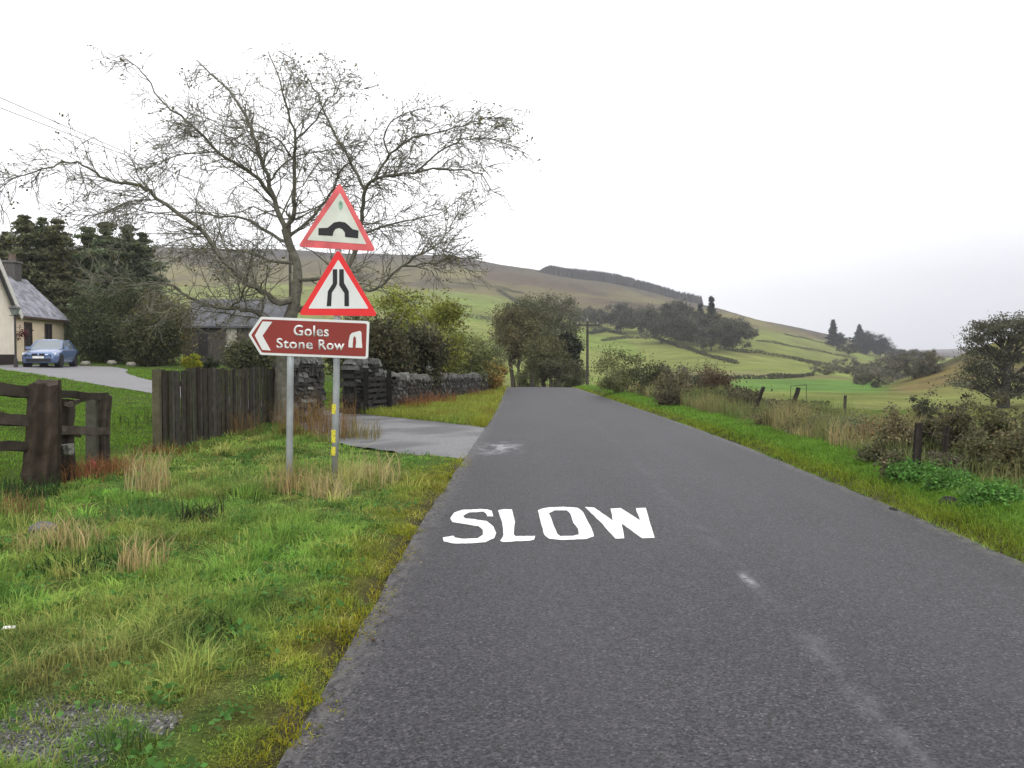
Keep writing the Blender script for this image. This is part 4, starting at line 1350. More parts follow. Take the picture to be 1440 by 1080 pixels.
hedge([(846, 480), (884, 476), (918, 476), (945, 486), (990, 500), (1035, 512)], "dark hedge sloping down under the hillside trees")
hedge([(1010, 492), (1065, 497), (1110, 505), (1150, 514)], "hedge running across the middle of right hillside fields")
hedge([(1062, 480), (1110, 488), (1160, 497), (1200, 506)], "upper hedge across the right hillside fields")
hedge([(1100, 471), (1140, 480), (1185, 490)], "topmost hedge where right hillside fields meet the moor", 1.3)
hedge([(925, 533), (1000, 534), (1080, 533), (1140, 528)], "hedge beside the pale lane along the bright green valley field", 1.2, 1.2)
hedge([(632, 398), (670, 402), (705, 407), (735, 414)], "long hedge at the top of the big green field left of the road", 2.6, 3)
hedge([(640, 444), (672, 449), (705, 452)], "hedge across the lower part of the big green field", 2, 2)
hedge([(700, 410), (740, 430), (790, 444)], "hedge running behind the tall grey trees at the road end", 3, 3)
hedge([(828, 470), (850, 466), (880, 472)], "short dark hedge behind the utility pole crossarm", 2.4, 2.4, (.035, .045, .032))
hedge([(860, 428), (890, 431), (915, 436)], "short hedge below the moor at the small pale field", 2.6, 3)
hedge([(1030, 566), (1070, 568), (1110, 570), (1160, 572)], "low rushy hedge line in the near field behind leaning posts", .7, 1.2, (.06, .07, .035))

# plantation along the skyline
u = rng.uniform(752, 985, 2600)
vr = np.interp(u, [752, 870, 985], [380, 400, 428])
Yp = rng.uniform(850, 900, 2600); xp = (u - U0) / F * Yp
zp = H(xp, Yp)
hh = rng.uniform(5, 10, 2600) * sstep(750, 775, u)
base_ = np.stack([xp, Yp, zp], 1)
k5 = 5
ang = np.arange(k5) / k5 * 2 * math.pi
ringv = base_[:, None, :] + np.stack([np.cos(ang), np.sin(ang), ang * 0 - .03], 1)[None] * (hh * .24)[:, None, None]
topv = base_ + np.array([0, 0, 1.0]) * hh[:, None]
PV = np.concatenate([ringv, topv[:, None, :]], 1).reshape(-1, 3)
fi = np.arange(2600)[:, None, None] * 6
tri = np.stack([np.arange(k5), (np.arange(k5) + 1) % k5, np.full(k5, 5)], 1)[None]
pc = np.repeat(np.array([.05, .05, .05]) * rng.uniform(.7, 1.2, (2600, 1)), 6, 0)
tag(make_mesh("forest_plantation", PV, [(fi + tri).reshape(-1, 3)], M_LEAF, None, pc), "thin dark conifer plantation along the hill skyline", "forest", None, "stuff")
# ------------------------------------------------------------------ painted SLOW on the road
M_PAINT = mat_plain("road_paint", (.76, .76, .74), rough=.6, nscale=18, namp=.08, bump=.3, bscale=90)
_nt = M_PAINT.node_tree
_bs = next(n for n in _nt.nodes if n.type == 'BSDF_PRINCIPLED')
_src = _bs.inputs['Base Color'].links[0].from_socket
_ge = _nt.nodes.new("ShaderNodeNewGeometry")
_n = _nt.nodes.new("ShaderNodeTexNoise"); _n.inputs['Scale'].default_value = 30; _n.inputs['Detail'].default_value = 6; _n.inputs['Roughness'].default_value = .75
_nt.links.new(_ge.outputs['Position'], _n.inputs['Vector'])
_mr = _nt.nodes.new("ShaderNodeMapRange"); _mr.inputs[1].default_value = .57; _mr.inputs[2].default_value = .66; _mr.inputs[3].default_value = 0; _mr.inputs[4].default_value = .8
_nt.links.new(_n.outputs['Fac'], _mr.inputs[0])
_mx = _nt.nodes.new("ShaderNodeMixRGB"); _mx.inputs['Color2'].default_value = (.10, .098, .104, 1)
_nt.links.new(_mr.outputs[0], _mx.inputs['Fac']); _nt.links.new(_src, _mx.inputs['Color1']); _nt.links.new(_mx.outputs[0], _bs.inputs['Base Color'])
slow_o = flat_px(770, 740, 0.03)
slow = thing("road_marking", slow_o, "white painted word SLOW across the left lane of the road", "road marking")
LETTERS = {
    'S': [(375, 265), (366, 232), (345, 224), (300, 220), (200, 222), (155, 236), (132, 268), (145, 290), (220, 303), (290, 317), (316, 338), (318, 366), (285, 385), (200, 385), (158, 376), (148, 366), (92, 375), (97, 396), (150, 410), (250, 413), (330, 408), (378, 387), (390, 358), (376, 320), (338, 290), (270, 277), (215, 270), (205, 256), (240, 238), (318, 236), (335, 246), (340, 262)],
    'L': [(402, 230), (425, 225), (478, 226), (488, 260), (498, 300), (490, 340), (488, 366), (498, 379), (610, 379), (603, 401), (580, 406), (430, 410), (414, 404), (432, 370), (426, 300)],
    'W': [(890, 220), (945, 226), (1048, 300), (1035, 232), (1092, 229), (1200, 300), (1176, 230), (1232, 228), (1282, 400), (1212, 402), (1098, 318), (1112, 402), (1062, 402), (980, 310)]}
O_OUT = [(625, 235), (650, 225), (700, 220), (770, 218), (850, 225), (880, 250), (905, 300), (930, 350), (942, 388), (900, 402), (760, 406), (690, 398), (662, 375), (645, 310)]
O_IN = [(688, 252), (722, 238), (790, 238), (808, 255), (825, 310), (853, 345), (858, 376), (820, 384), (752, 384), (735, 370), (716, 330), (704, 290)]


def zpx(p):
    q = flat_px(600 + p[0] / 4, 660 + p[1] / 4, 0.03)
    q[2] = road_top(q[0], q[1]) + .004
    return q


def paint_letter(outline, inner=None):
    bm = bmesh.new()
    es = []
    for ring in ([outline] if inner is None else [outline, inner]):
        pts = []
        for a, b in zip(ring, ring[1:] + ring[:1]):
            m = max(1, int(math.hypot(b[0] - a[0], b[1] - a[1]) / 16))
            for i in range(m):
                f = i / m
                pts.append((a[0] + (b[0] - a[0]) * f + random.uniform(-1.6, 1.6), a[1] + (b[1] - a[1]) * f + random.uniform(-1.0, 1.0)))
        vs = [bm.verts.new(Vector(zpx(p) - slow_o)) for p in pts]
        es += [bm.edges.new((vs[i], vs[(i + 1) % len(vs)])) for i in range(len(vs))]
    bmesh.ops.triangle_fill(bm, use_beauty=True, use_dissolve=False, edges=es)
    for f in bm.faces:
        f.normal_update()
        if f.normal.z < 0: f.normal_flip()
    me = bpy.data.meshes.new("letter"); bm.to_mesh(me); bm.free()
    me.materials.append(M_PAINT)
    o = bpy.data.objects.new("letter", me); COL.objects.link(o); o.parent = slow


paint_letter(LETTERS['S']); paint_letter(LETTERS['L']); paint_letter(O_OUT, O_IN); paint_letter(LETTERS['W'])

# ------------------------------------------------------------------ road signs on two steel posts
M_STEEL = mat_plain("galvanised_steel", (.33, .35, .36), rough=.5, metal=.35, nscale=5, namp=.22)
M_WHITE = mat_plain("sign_white", (.72, .73, .72), rough=.45, nscale=4, namp=.05)
M_DIRTY = mat_plain("sign_white_dirty", (.64, .67, .60), rough=.5, nscale=4, namp=.12)
M_RED = mat_plain("sign_red", (.78, .030, .035), rough=.4, nscale=4, namp=.06)
M_FADED = mat_plain("sign_red_faded", (.68, .12, .13), rough=.55, nscale=3.5, namp=.30)
M_BLACK = mat_plain("sign_black", (.018, .016, .020), rough=.45, nscale=5, namp=.1)
M_BROWN = mat_plain("sign_brown", (.255, .033, .026), rough=.45, nscale=4, namp=.08)
M_BACK = mat_plain("sign_back_grey", (.22, .22, .23), rough=.6)
M_YELLOW = mat_plain("sticker_yellow", (.62, .55, .05), rough=.6, nscale=60, namp=.5)
M_ALGAE = mat_plain("algae_green", (.30, .50, .38), rough=.8, nscale=30, namp=.4)
YS = 10.2
sroot = on_ground(440, YS, 0)
sign = thing("road_sign", sroot, "two grey posts carrying a brown direction sign under two red triangular warning signs", "road sign")


def sp(u, v, dy=0.0):
    """photo pixel on the sign's own plane, 10.2 m up the road; dy proud of it"""
    p = px(u, v, YS)
    p[1] -= dy
    return p


def zs(pts): return [(330 + a / 3.858, 240 + b / 3.858) for a, b in pts]


def rounded(poly, r, n=5):
    out = []
    m = len(poly)
    for i in range(m):
        p0, p1, p2 = (np.array(poly[i - 1], float), np.array(poly[i], float), np.array(poly[(i + 1) % m], float))
        a = p0 - p1; b = p2 - p1
        ra = min(r, np.linalg.norm(a) * .45, np.linalg.norm(b) * .45)
        s, e = p1 + a / np.linalg.norm(a) * ra, p1 + b / np.linalg.norm(b) * ra
        for k in range(n + 1):
            t = k / n
            out.append(tuple((1 - t) ** 2 * s + 2 * t * (1 - t) * p1 + t * t * e))
    return out


def sheet(name, poly, dy, thick, mat, parent, label=None):
    mb = MB()
    mb.prism([sp(u, v, dy) for u, v in poly], thick, (0, 1, 0))
    o = mb.build(name, mat, None, origin=sroot)
    recalc(o)
    if parent is not sign or True:
        o.parent = parent
    if label: o['label'] = label
    return o


def pole(ub, ut, vtop, vbot):
    mb = MB()
    b, t = px(ub, vbot, YS + .045), px(ut, vtop, YS + .045)
    b[2] = -.25
    mb.tube([b, b + (t - b) * .3, b + (t - b) * .7, t], .040, 20, (.4, .4, .4))
    return mb.build("pole", M_STEEL, sign, smooth=False)


p1 = pole(406, 409, 452, 672)
p2 = pole(470, 477, 268, 688)
for o in (p1, p2):
    for f in o.data.polygons: f.use_smooth = len(f.vertices) == 4
p2['label'] = "taller post with yellow stickers"

# hump bridge warning (upper, faded)
plate = sheet("warning_plate", rounded([(477.5, 256), (419, 347), (529, 353.5)], 7), 0, .006, M_FADED, sign, "faded red triangle warning of a hump bridge")
sheet("plate_face", rounded([(478.3, 271), (432, 337.5), (515.5, 343.5)], 2), .003, .0028, M_DIRTY, plate)
sheet("symbol", zs([(455, 312), (505, 310), (522, 296), (540, 281), (570, 276), (600, 281), (620, 298), (640, 318), (672, 325), (670, 367), (600, 360), (598, 335), (585, 318), (567, 311), (548, 316), (537, 332), (532, 354), (455, 350)]), .006, .0028, M_BLACK, plate)
sheet("algae_stain", zs([(572, 160), (588, 178), (584, 205), (574, 215), (566, 200), (563, 180)]), .0062, .003, M_ALGAE, plate)
# road narrows warning (lower, bright)
plate = sheet("warning_plate", rounded([(475.5, 350), (419.5, 443), (531.5, 444.5)], 7), .002, .006, M_RED, sign, "bright red triangle warning that the road narrows on both sides")
sheet("plate_face", rounded([(475.8, 365), (433.5, 434), (518.5, 434)], 2), .005, .0028, M_WHITE, plate)
sheet("symbol", zs([(533, 535), (557, 535), (557, 612), (548, 632), (528, 662), (524, 735), (500, 735), (506, 655), (533, 612)]), .008, .0028, M_BLACK, plate)
sheet("symbol", zs([(568, 535), (592, 535), (594, 608), (620, 655), (621, 735), (596, 735), (596, 665), (568, 622)]), .008, .0028, M_BLACK, plate)
# brown direction sign
outer = zs([(74, 890), (142, 792), (722, 816), (731, 824), (724, 1012), (714, 1021), (140, 999)])
inner = zs([(90, 891), (151, 806), (710, 829), (717, 834), (711, 1004), (706, 1008), (148, 986)])
plate = sheet("direction_plate", rounded(outer, 2.2), 0, .006, M_WHITE, sign, "brown arrow shaped direction sign with white lettering")
sheet("plate_face", rounded(inner, 1.6), .003, .0028, M_BROWN, plate)
sheet("chevron", zs([(152, 818), (205, 820), (152, 895), (197, 976), (150, 972), (110, 895)]), .006, .0028, M_WHITE, plate)
sheet("monument_symbol", zs([(617, 958), (619, 925), (626, 893), (637, 880), (680, 869), (688, 877), (690, 928), (693, 962), (656, 960), (660, 932), (658, 905), (648, 897), (643, 912), (641, 940), (641, 960)]), .006, .0028, M_WHITE, plate)


def lettering(text, x0, x1, ytop0, ybase0, slope):
    """words laid on the sign plane: left, right, top and base line in sign pixels"""
    cu = bpy.data.curves.new("lettering", 'FONT'); cu.body = text; cu.size = 1.0; cu.offset = 0.018; cu.space_character = 1.08; cu.fill_mode = 'FRONT'
    tmp = bpy.data.objects.new("lettering", cu); COL.objects.link(tmp)
    bpy.context.view_layer.update()
    me = bpy.data.meshes.new_from_object(tmp.evaluated_get(bpy.context.evaluated_depsgraph_get()))
    bpy.data.objects.remove(tmp); bpy.data.curves.remove(cu)
    co = np.array([v.co[:] for v in me.vertices])
    xa, xb, yb, yt = co[:, 0].min(), co[:, 0].max(), 0.0, co[:, 1].max()
    U = x0 + (co[:, 0] - xa) / (xb - xa) * (x1 - x0)
    Vv = ybase0 + slope * (U - x0) - (co[:, 1] - yb) / (yt - yb) * (ybase0 - ytop0)
    for v, a, b in zip(me.vertices, U, Vv):
        v.co = Vector(sp(330 + a / 3.858, 240 + b / 3.858, .0062) - sroot)
    me.materials.clear(); me.materials.append(M_WHITE)
    o = bpy.data.objects.new("lettering", me); COL.objects.link(o); o.parent = plate
    bm = bmesh.new(); bm.from_mesh(me)
    r = bmesh.ops.extrude_face_region(bm, geom=bm.faces[:])
    bmesh.ops.translate(bm, verts=[g for g in r['geom'] if isinstance(g, bmesh.types.BMVert)], vec=(0, .0022, 0))
    bmesh.ops.recalc_face_normals(bm, faces=bm.faces)
    bm.to_mesh(me); bm.free()


lettering("Goles", 321, 511, 836, 894, .035)
lettering("Stone", 228, 424, 908, 961.5, .035)
lettering("Row", 456, 596, 916, 969, .035)
for (v0, v1, u_) in ((568, 582, 471.5), (604, 622, 471), (628, 640, 470.8)):
    mb = MB()
    a, b = px(u_ - .3, v1, YS + .045), px(u_, v0, YS + .045)
    th = np.linspace(-2.6, -.4, 9)
    r0 = np.array([[a[0] + .0425 * math.cos(t), a[1] + .0425 * math.sin(t), a[2]] for t in th]); r1 = np.array([[b[0] + .0425 * math.cos(t), b[1] + .0425 * math.sin(t), b[2]] for t in th])
    mb.loft([r0, r1], close=False, caps=False)
    o = mb.build("sticker", M_YELLOW, None, origin=sroot); o.parent = p2
for u_, v_ in ((408.5, 462), (408, 492), (475, 462), (474, 492), (477, 338), (477, 300), (475.6, 425), (475.8, 385)):
    mb = MB(); c = px(u_, v_, YS + .022); mb.box(c, (.13, .028, .03)); o = mb.build("bracket", M_STEEL, sign)

# ------------------------------------------------------------------ close-boarded fence
W_DARK = np.array([.050, .042, .034]); W_GREY = np.array([.105, .10, .088])
A_, B_ = np.array([-5.86, 13.25]), np.array([-6.28, 21.2])
froot = np.array([A_[0], A_[1], float(H(A_[:1], A_[1:])[0])])
fence = thing("board_fence", froot, "long dark weathered close boarded fence between verge and lawn", "fence")
d_ = (B_ - A_) / np.linalg.norm(B_ - A_); n_ = np.array([d_[1], -d_[0]])
Lf = np.linalg.norm(B_ - A_)
mb = MB(); s_ = .06; i = 0
while s_ < Lf:
    w = random.uniform(.125, .15)
    c = A_ + d_ * s_ + n_ * (.018 if i % 2 else 0)
    z0 = float(H(np.array([c[0]]), np.array([c[1]]))[0])
    top = 1.34 + random.uniform(-.012, .012)
    colr = W_DARK * random.uniform(.7, 1.2) + (W_GREY - W_DARK) * .5 * random.random() ** 2
    if random.random() < .25: colr = colr * np.array([.92, 1.0, .8])
    mb.box((c[0], c[1], z0 - .02 + top / 2), (w, .019, top), math.atan2(d_[1], d_[0]) + random.uniform(-.015, .015), colr, jitter=.003)
    s_ += w + random.uniform(-.004, .004); i += 1
mb.build("boards", M_WOOD, fence)
for hz in (.3, 1.05):
    mb = MB()
    mb.beam((A_[0] - n_[0] * .05, A_[1] - n_[1] * .05, froot[2] + hz), (B_[0] - n_[0] * .05, B_[1] - n_[1] * .05, froot[2] + hz), .04, .09, W_DARK)
    mb.build("rail", M_WOOD, fence)
for k, f in enumerate((0.0, .34, .67, 1.0)):
    mb = MB(); c = A_ + d_ * (f * Lf - .03 if k == 0 else f * Lf) - n_ * (.0 if k == 0 else .14)
    mb.box((c[0], c[1], froot[2] + .60), (.11, .11, 1.42 if k == 0 else 1.3), math.atan2(d_[1], d_[0]), W_GREY * np.array([.9, .85, .62]) if k == 0 else W_DARK, jitter=.004)
    o = mb.build("post", M_WOOD, fence)
    if k == 0: o['label'] = "greenish square end post nearest the lawn gap"

# ------------------------------------------------------------------ rotten post-and-rail fence at the left
rroot = np.array([-5.6, 9.85, float(H(np.array([-5.6]), np.array([9.85]))[0])])
old = thing("rail_fence", rroot, "old rotting post and rail fence with thick gnarled posts at the left edge", "fence")
OLDC = np.array([.044, .036, .029])


def gnarl(p, q, r0, r1, col, n=13, noise=.10, sides=20, crook=.012, top=None):
    """split, weathered round timber: ridges run along the grain"""
    mb_ = MB()
    t = np.linspace(0, 1, n)
    pts = np.asarray(p) + (np.asarray(q) - np.asarray(p)) * t[:, None]
    pts[1:-1] += np.cumsum(rng.normal(0, crook * .5, (n - 2, 3)), 0) * np.sin(math.pi * t[1:-1])[:, None]
    mb_.tube(pts, r0 + (r1 - r0) * t, sides, col, noise=.035)
    g = rng.normal(0, noise, sides); gc = rng.uniform(.55, 1.5, sides)
    V = mb_.V[0]; C = mb_.C[0]
    body = V[:n * sides].reshape(n, sides, 3)
    body[:] = pts[:, None] + (body - pts[:, None]) * (1 + g[None, :, None] + rng.normal(0, .03, (n, sides, 1)))
    body[-1, :, 2] += rng.normal(0, r1 * .11, sides)
    C[:n * sides] = (C[:n * sides].reshape(n, sides, 3) * gc[None, :, None] * rng.uniform(.8, 1.2, (n, sides, 1))).reshape(-1, 3)
    if top is not None:
        k = np.repeat(sstep(.68, .85, t), sides)[:, None]
        C[:n * sides] = C[:n * sides] * (1 - k) + np.asarray(top) * k * np.tile(gc, n)[:, None]
    return mb_


b_ = px(57, 700, 9.85); t_ = px(66, 536, 9.85); b_[2] = rroot[2] - .2
gnarl(b_, t_, .175, .15, OLDC * np.array([1.05, .98, .9]), top=(.055, .042, .034)).build("gate_post", M_WOOD, old)['label'] = "thickest gnarled post, red brown at its top"
b_ = px(92, 684, 10.4); t_ = px(90, 562, 10.4); b_[2] = -.2
gnarl(b_, t_, .10, .11, OLDC * 1.15).build("post", M_WOOD, old)['label'] = "short frayed post behind the thickest one"
b_ = px(128, 672, 11.2); t_ = px(130, 553, 11.2); b_[2] = -.2
mb = MB(); mb.box((b_ + t_) / 2, (.13, .1, t_[2] - b_[2]), .2, np.array([.085, .085, .065]), jitter=.008); mb.build("post", M_WOOD, old)
b_ = px(148, 690, 11.35); t_ = px(149, 556, 11.35); b_[2] = -.2
gnarl(b_, t_, .075, .085, OLDC * 1.25).build("post", M_WOOD, old)
for a, b, w, h, cc in [((-70, 543, 8.9), (46, 551, 9.8), .07, .14, 1.2), ((-70, 585, 8.9), (48, 592, 9.8), .06, .13, 1.5), ((-70, 626, 8.9), (48, 629, 9.8), .06, .11, 1.1),
                       ((78, 553, 9.95), (152, 558, 11.3), .05, .085, .9), ((84, 605, 10.0), (153, 607, 11.25), .05, .10, 1.7), ((90, 570, 10.1), (124, 560, 11.1), .03, .05, 1.9), ((80, 602, 9.9), (112, 612, 10.6), .04, .05, 2.2)]:
    mb = MB()
    pa, pb = px(*a), px(*b)
    t = np.linspace(0, 1, 7)[:, None]
    P = pa + (pb - pa) * t
    for i in range(6):
        pass
    pts = P + rng.normal(0, .006, P.shape)
    ring = []
    for p_ in pts:
        ring.append([[p_[0] - .3 * w, p_[1] - w / 2, p_[2] - h / 2], [p_[0] + .3 * w, p_[1] + w / 2, p_[2] - h / 2], [p_[0] + .3 * w, p_[1] + w / 2, p_[2] + h / 2], [p_[0] - .3 * w, p_[1] - w / 2, p_[2] + h / 2]])
    mb.loft(np.array(ring) + rng.normal(0, .006, (7, 4, 3)), OLDC * cc)
    mb.build("rail", M_WOOD, old)
mb = gnarl(px(93, 625, 10.1), px(95, 640, 10.1), .08, .07, np.array([.16, .16, .14]), 5); mb.build("lichen_stub", M_STONE, old)
# out-of-frame post that carries the rails
mb = gnarl([px(-72, 600, 8.88)[0], 8.88, -.2], px(-72, 536, 8.88), .13, .11, OLDC); mb.build("post", M_WOOD, old)

# red and white plastic strip caught on the fence foot
mb = MB(); a = px(121, 664, 11.0); b = px(134, 652, 10.9)
mb.beam(a, b, .02, .16, (.45, .04, .05), jitter=.012); o = mb.build("plastic_sheet", mat_plain("red_plastic", (.42, .035, .05), rough=.4, nscale=12, namp=.3), None, origin=a); o.location = a
tag(o, "scrap of red plastic at the foot of the old fence posts", "litter")
mb = MB(); a = px(134, 676, 10.9); b = px(143, 653, 10.85)
mb.beam(a, b, .012, .045, (.6, .6, .58), jitter=.006); o = mb.build("white_stick", mat_plain("pale_stick", (.5, .48, .45), rough=.7), None, origin=a); o.location = a
tag(o, "short pale stick leaning beside the red plastic scrap", "stick")
c = on_ground(3, 4.85, -.05)
mb = MB(); mb.box((0, 0, 0), (.07, .05, .012), .3, (.7, .7, .7), jitter=.008); o = mb.build("paper_scrap", mat_plain("paper", (.75, .75, .73), rough=.7), None, origin=(0, 0, 0)); o.location = c
tag(o, "white scrap of paper in the grass at the left edge", "litter")


# ------------------------------------------------------------------ dry stone walls
def stone_wall(label, pts, hts, thick, cdark, clight, cap=True, name="stone_wall", part_top=True):
    pts = np.asarray(pts, float)
    seg = np.linalg.norm(np.diff(pts, axis=0), axis=1); s = np.concatenate([[0], np.cumsum(seg)]); L = s[-1]
    zr = float(H(pts[:1, 0], pts[:1, 1])[0])
    root = np.array([pts[0, 0], pts[0, 1], zr])
    t = thing(name, root, label, "wall")
    body, top, core = MB(), MB(), MB()

    def P(d):
        return np.array([np.interp(d, s, pts[:, 0]), np.interp(d, s, pts[:, 1])])

    def tan(d):
        q = P(min(d + .15, L)) - P(max(d - .15, 0)); return q / np.linalg.norm(q)
    hmax = max(hts)
    z = -.1
    while z < hmax:
        ch = random.uniform(.08, .15)
        d = random.uniform(-.1, .1)
        while d < L:
            l = random.uniform(.12, .36)
            dm = min(max(d + l / 2, 0), L)
            ht = np.interp(dm / L, np.linspace(0, 1, len(hts)), hts)
            if z + ch * .6 < ht:
                p = P(dm); q = tan(dm); g = float(H(p[:1], p[1:])[0])
                cc = np.asarray(cdark) * random.uniform(.55, 1.5)
                if random.random() < .16: cc = np.asarray(clight) * random.uniform(.6, 1.1)
                th = thick * (1.08 - .22 * max(z, 0) / hmax) * random.uniform(.94, 1.06)
                body.box((p[0], p[1], g + z + ch / 2), (l * .97, th, ch * random.uniform(.9, 1.0)), math.atan2(q[1], q[0]) + random.uniform(-.05, .05), cc, jitter=.016, taper=random.uniform(.86, .98))
            d += l
        z += ch
    d = 0
    while d < L:
        l = random.uniform(.14, .34)
        p = P(min(d + l / 2, L)); q = tan(min(d + l / 2, L)); g = float(H(p[:1], p[1:])[0])
        ht = np.interp(d / L, np.linspace(0, 1, len(hts)), hts)
        hh = random.uniform(.12, .24)
        R = np.asarray(Matrix.Rotation(math.atan2(q[1], q[0]), 3, 'Z') @ Matrix.Rotation(random.uniform(-.35, .35), 3, 'Y'))
        top.box((p[0], p[1], g + ht + hh * .32), (l * .95, thick * random.uniform(.7, .95), hh), col=np.asarray(clight) * random.uniform(.55, 1.15), jitter=.02, taper=.8, R=R)
        d += l
    for a, b, i in zip(pts[:-1], pts[1:], range(99)):
        h0 = np.interp((s[i] + s[i + 1]) / 2 / L, np.linspace(0, 1, len(hts)), hts)
        g = float(H((a[:1] + b[:1]) / 2, (a[1:] + b[1:]) / 2)[0])
        core.beam((a[0], a[1], g + h0 * .5 - .12), (b[0], b[1], g + h0 * .5 - .12), thick * .6, h0 - .1, np.asarray(cdark) * .6)
    body.V += core.V; body.Q += [q + body.n for q in core.Q]; body.C += core.C; body.n += core.n
    body.build("wall_body", M_STONE, t)
    top.build("coping", M_STONE, t)
    return t


def fixcore(): pass


stone_wall("short dark stone wall between the tree trunk and the driveway entrance", [(-6.05, 20.5), (-5.85, 21.3), (-5.62, 22.1)], [1.45, 1.55, 1.55], .5, (.055, .053, .048), (.19, .19, .175))
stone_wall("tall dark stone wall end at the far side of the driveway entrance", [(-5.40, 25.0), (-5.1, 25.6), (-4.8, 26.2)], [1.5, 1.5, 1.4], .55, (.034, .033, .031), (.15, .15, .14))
stone_wall("long dry stone wall along the verge beyond the side road with pale coping stones",
           [(-4.75, 26.5), (-4.45, 27.6), (-4.05, 31), (-3.55, 37), (-3.1, 42), (-2.75, 46.5), (-2.5, 50)], [1.02, .92, .90, .90, .88, .88, .86], .48, (.046, .042, .037), (.14, .14, .128))
# dark timber gate folded back against the wall
gA, gB = on_ground(514, 25.0, 0), on_ground(547, 26.2, 0)
gate = thing("field_gate", gA, "dark timber gate folded open between two black posts against the stone wall", "gate")
GC = np.array([.035, .033, .032])
for p in (gA, gB):
    mb = MB(); mb.box((p[0], p[1], p[2] + .62), (.13, .13, 1.35), .3, GC * .6, jitter=.006); mb.build("gate_post", M_WOOD, gate)
for k in range(6):
    mb = MB(); z = .18 + k * .17
    mb.beam(gA + np.array([.06, .02, z]), gB + np.array([-.06, .02, z]), .03, .10, GC * random.uniform(.8, 1.5)); mb.build("gate_bar", M_WOOD, gate)
mb = MB(); mb.beam(gA + np.array([.08, -.02, .15]), gB + np.array([-.08, -.02, 1.05]), .03, .08, GC); mb.build("gate_brace", M_WOOD, gate)


def boulder(name, c, s, col, label, cat="stone", seed=0, mat=None, group=None):
    bm = bmesh.new(); bmesh.ops.create_icosphere(bm, subdivisions=3, radius=1)
    V = np.array([v.co[:] for v in bm.verts]); T = np.array([[v.index for v in f.verts] for f in bm.faces]); bm.free()
    k = 1 + (fbm(V[:, 0] * 1.3 + seed, V[:, 1] * 1.3 + V[:, 2], .9, seed) - .5) * .5
    V = V * k[:, None] * np.array(s)
    o = make_mesh(name, V, [T], mat or M_STONE, None, np.tile(np.array(col), (len(V), 1)), smooth=True)
    o.location = c
    return tag(o, label, cat, group)


pw = px(605, 522, 34.0)
boulder("boulder", (px(603, 520.5, 32.7)), (.18, .22, .15), (.62, .63, .62), "white rounded boulder lying on top of the far stone wall", seed=3)
boulder("stone", on_ground(56, 7.55, -.03), (.11, .13, .06), (.12, .12, .115), "flat grey stone in the grass of the left verge", seed=5)
for i, (u_, v_, lab) in enumerate([(120, 491, "pale stone at the back of lawn just right of the car"), (157, 492, "pale grey stone at the back of the lawn left of the reddish one"), (184, 496, "pale pinkish stone at the lawn back, rightmost of the three")]):
    Yb = 50
    p = on_ground(u_, Yb, -.12); boulder("stone", p, (.27, .24, .17), (.22, .21, .18), lab, seed=8 + i, group="stones at the back of the lawn")
boulder("stone", on_ground(1258, 8.9, .02), (.08, .2, .07), (.03, .028, .026), "dark wet stone half hidden in the right verge edge", seed=12)
boulder("stone", on_ground(1345, 8.6, .03), (.14, .2, .09), (.035, .03, .028), "dull brown stone by the nettles on the right verge", seed=13)
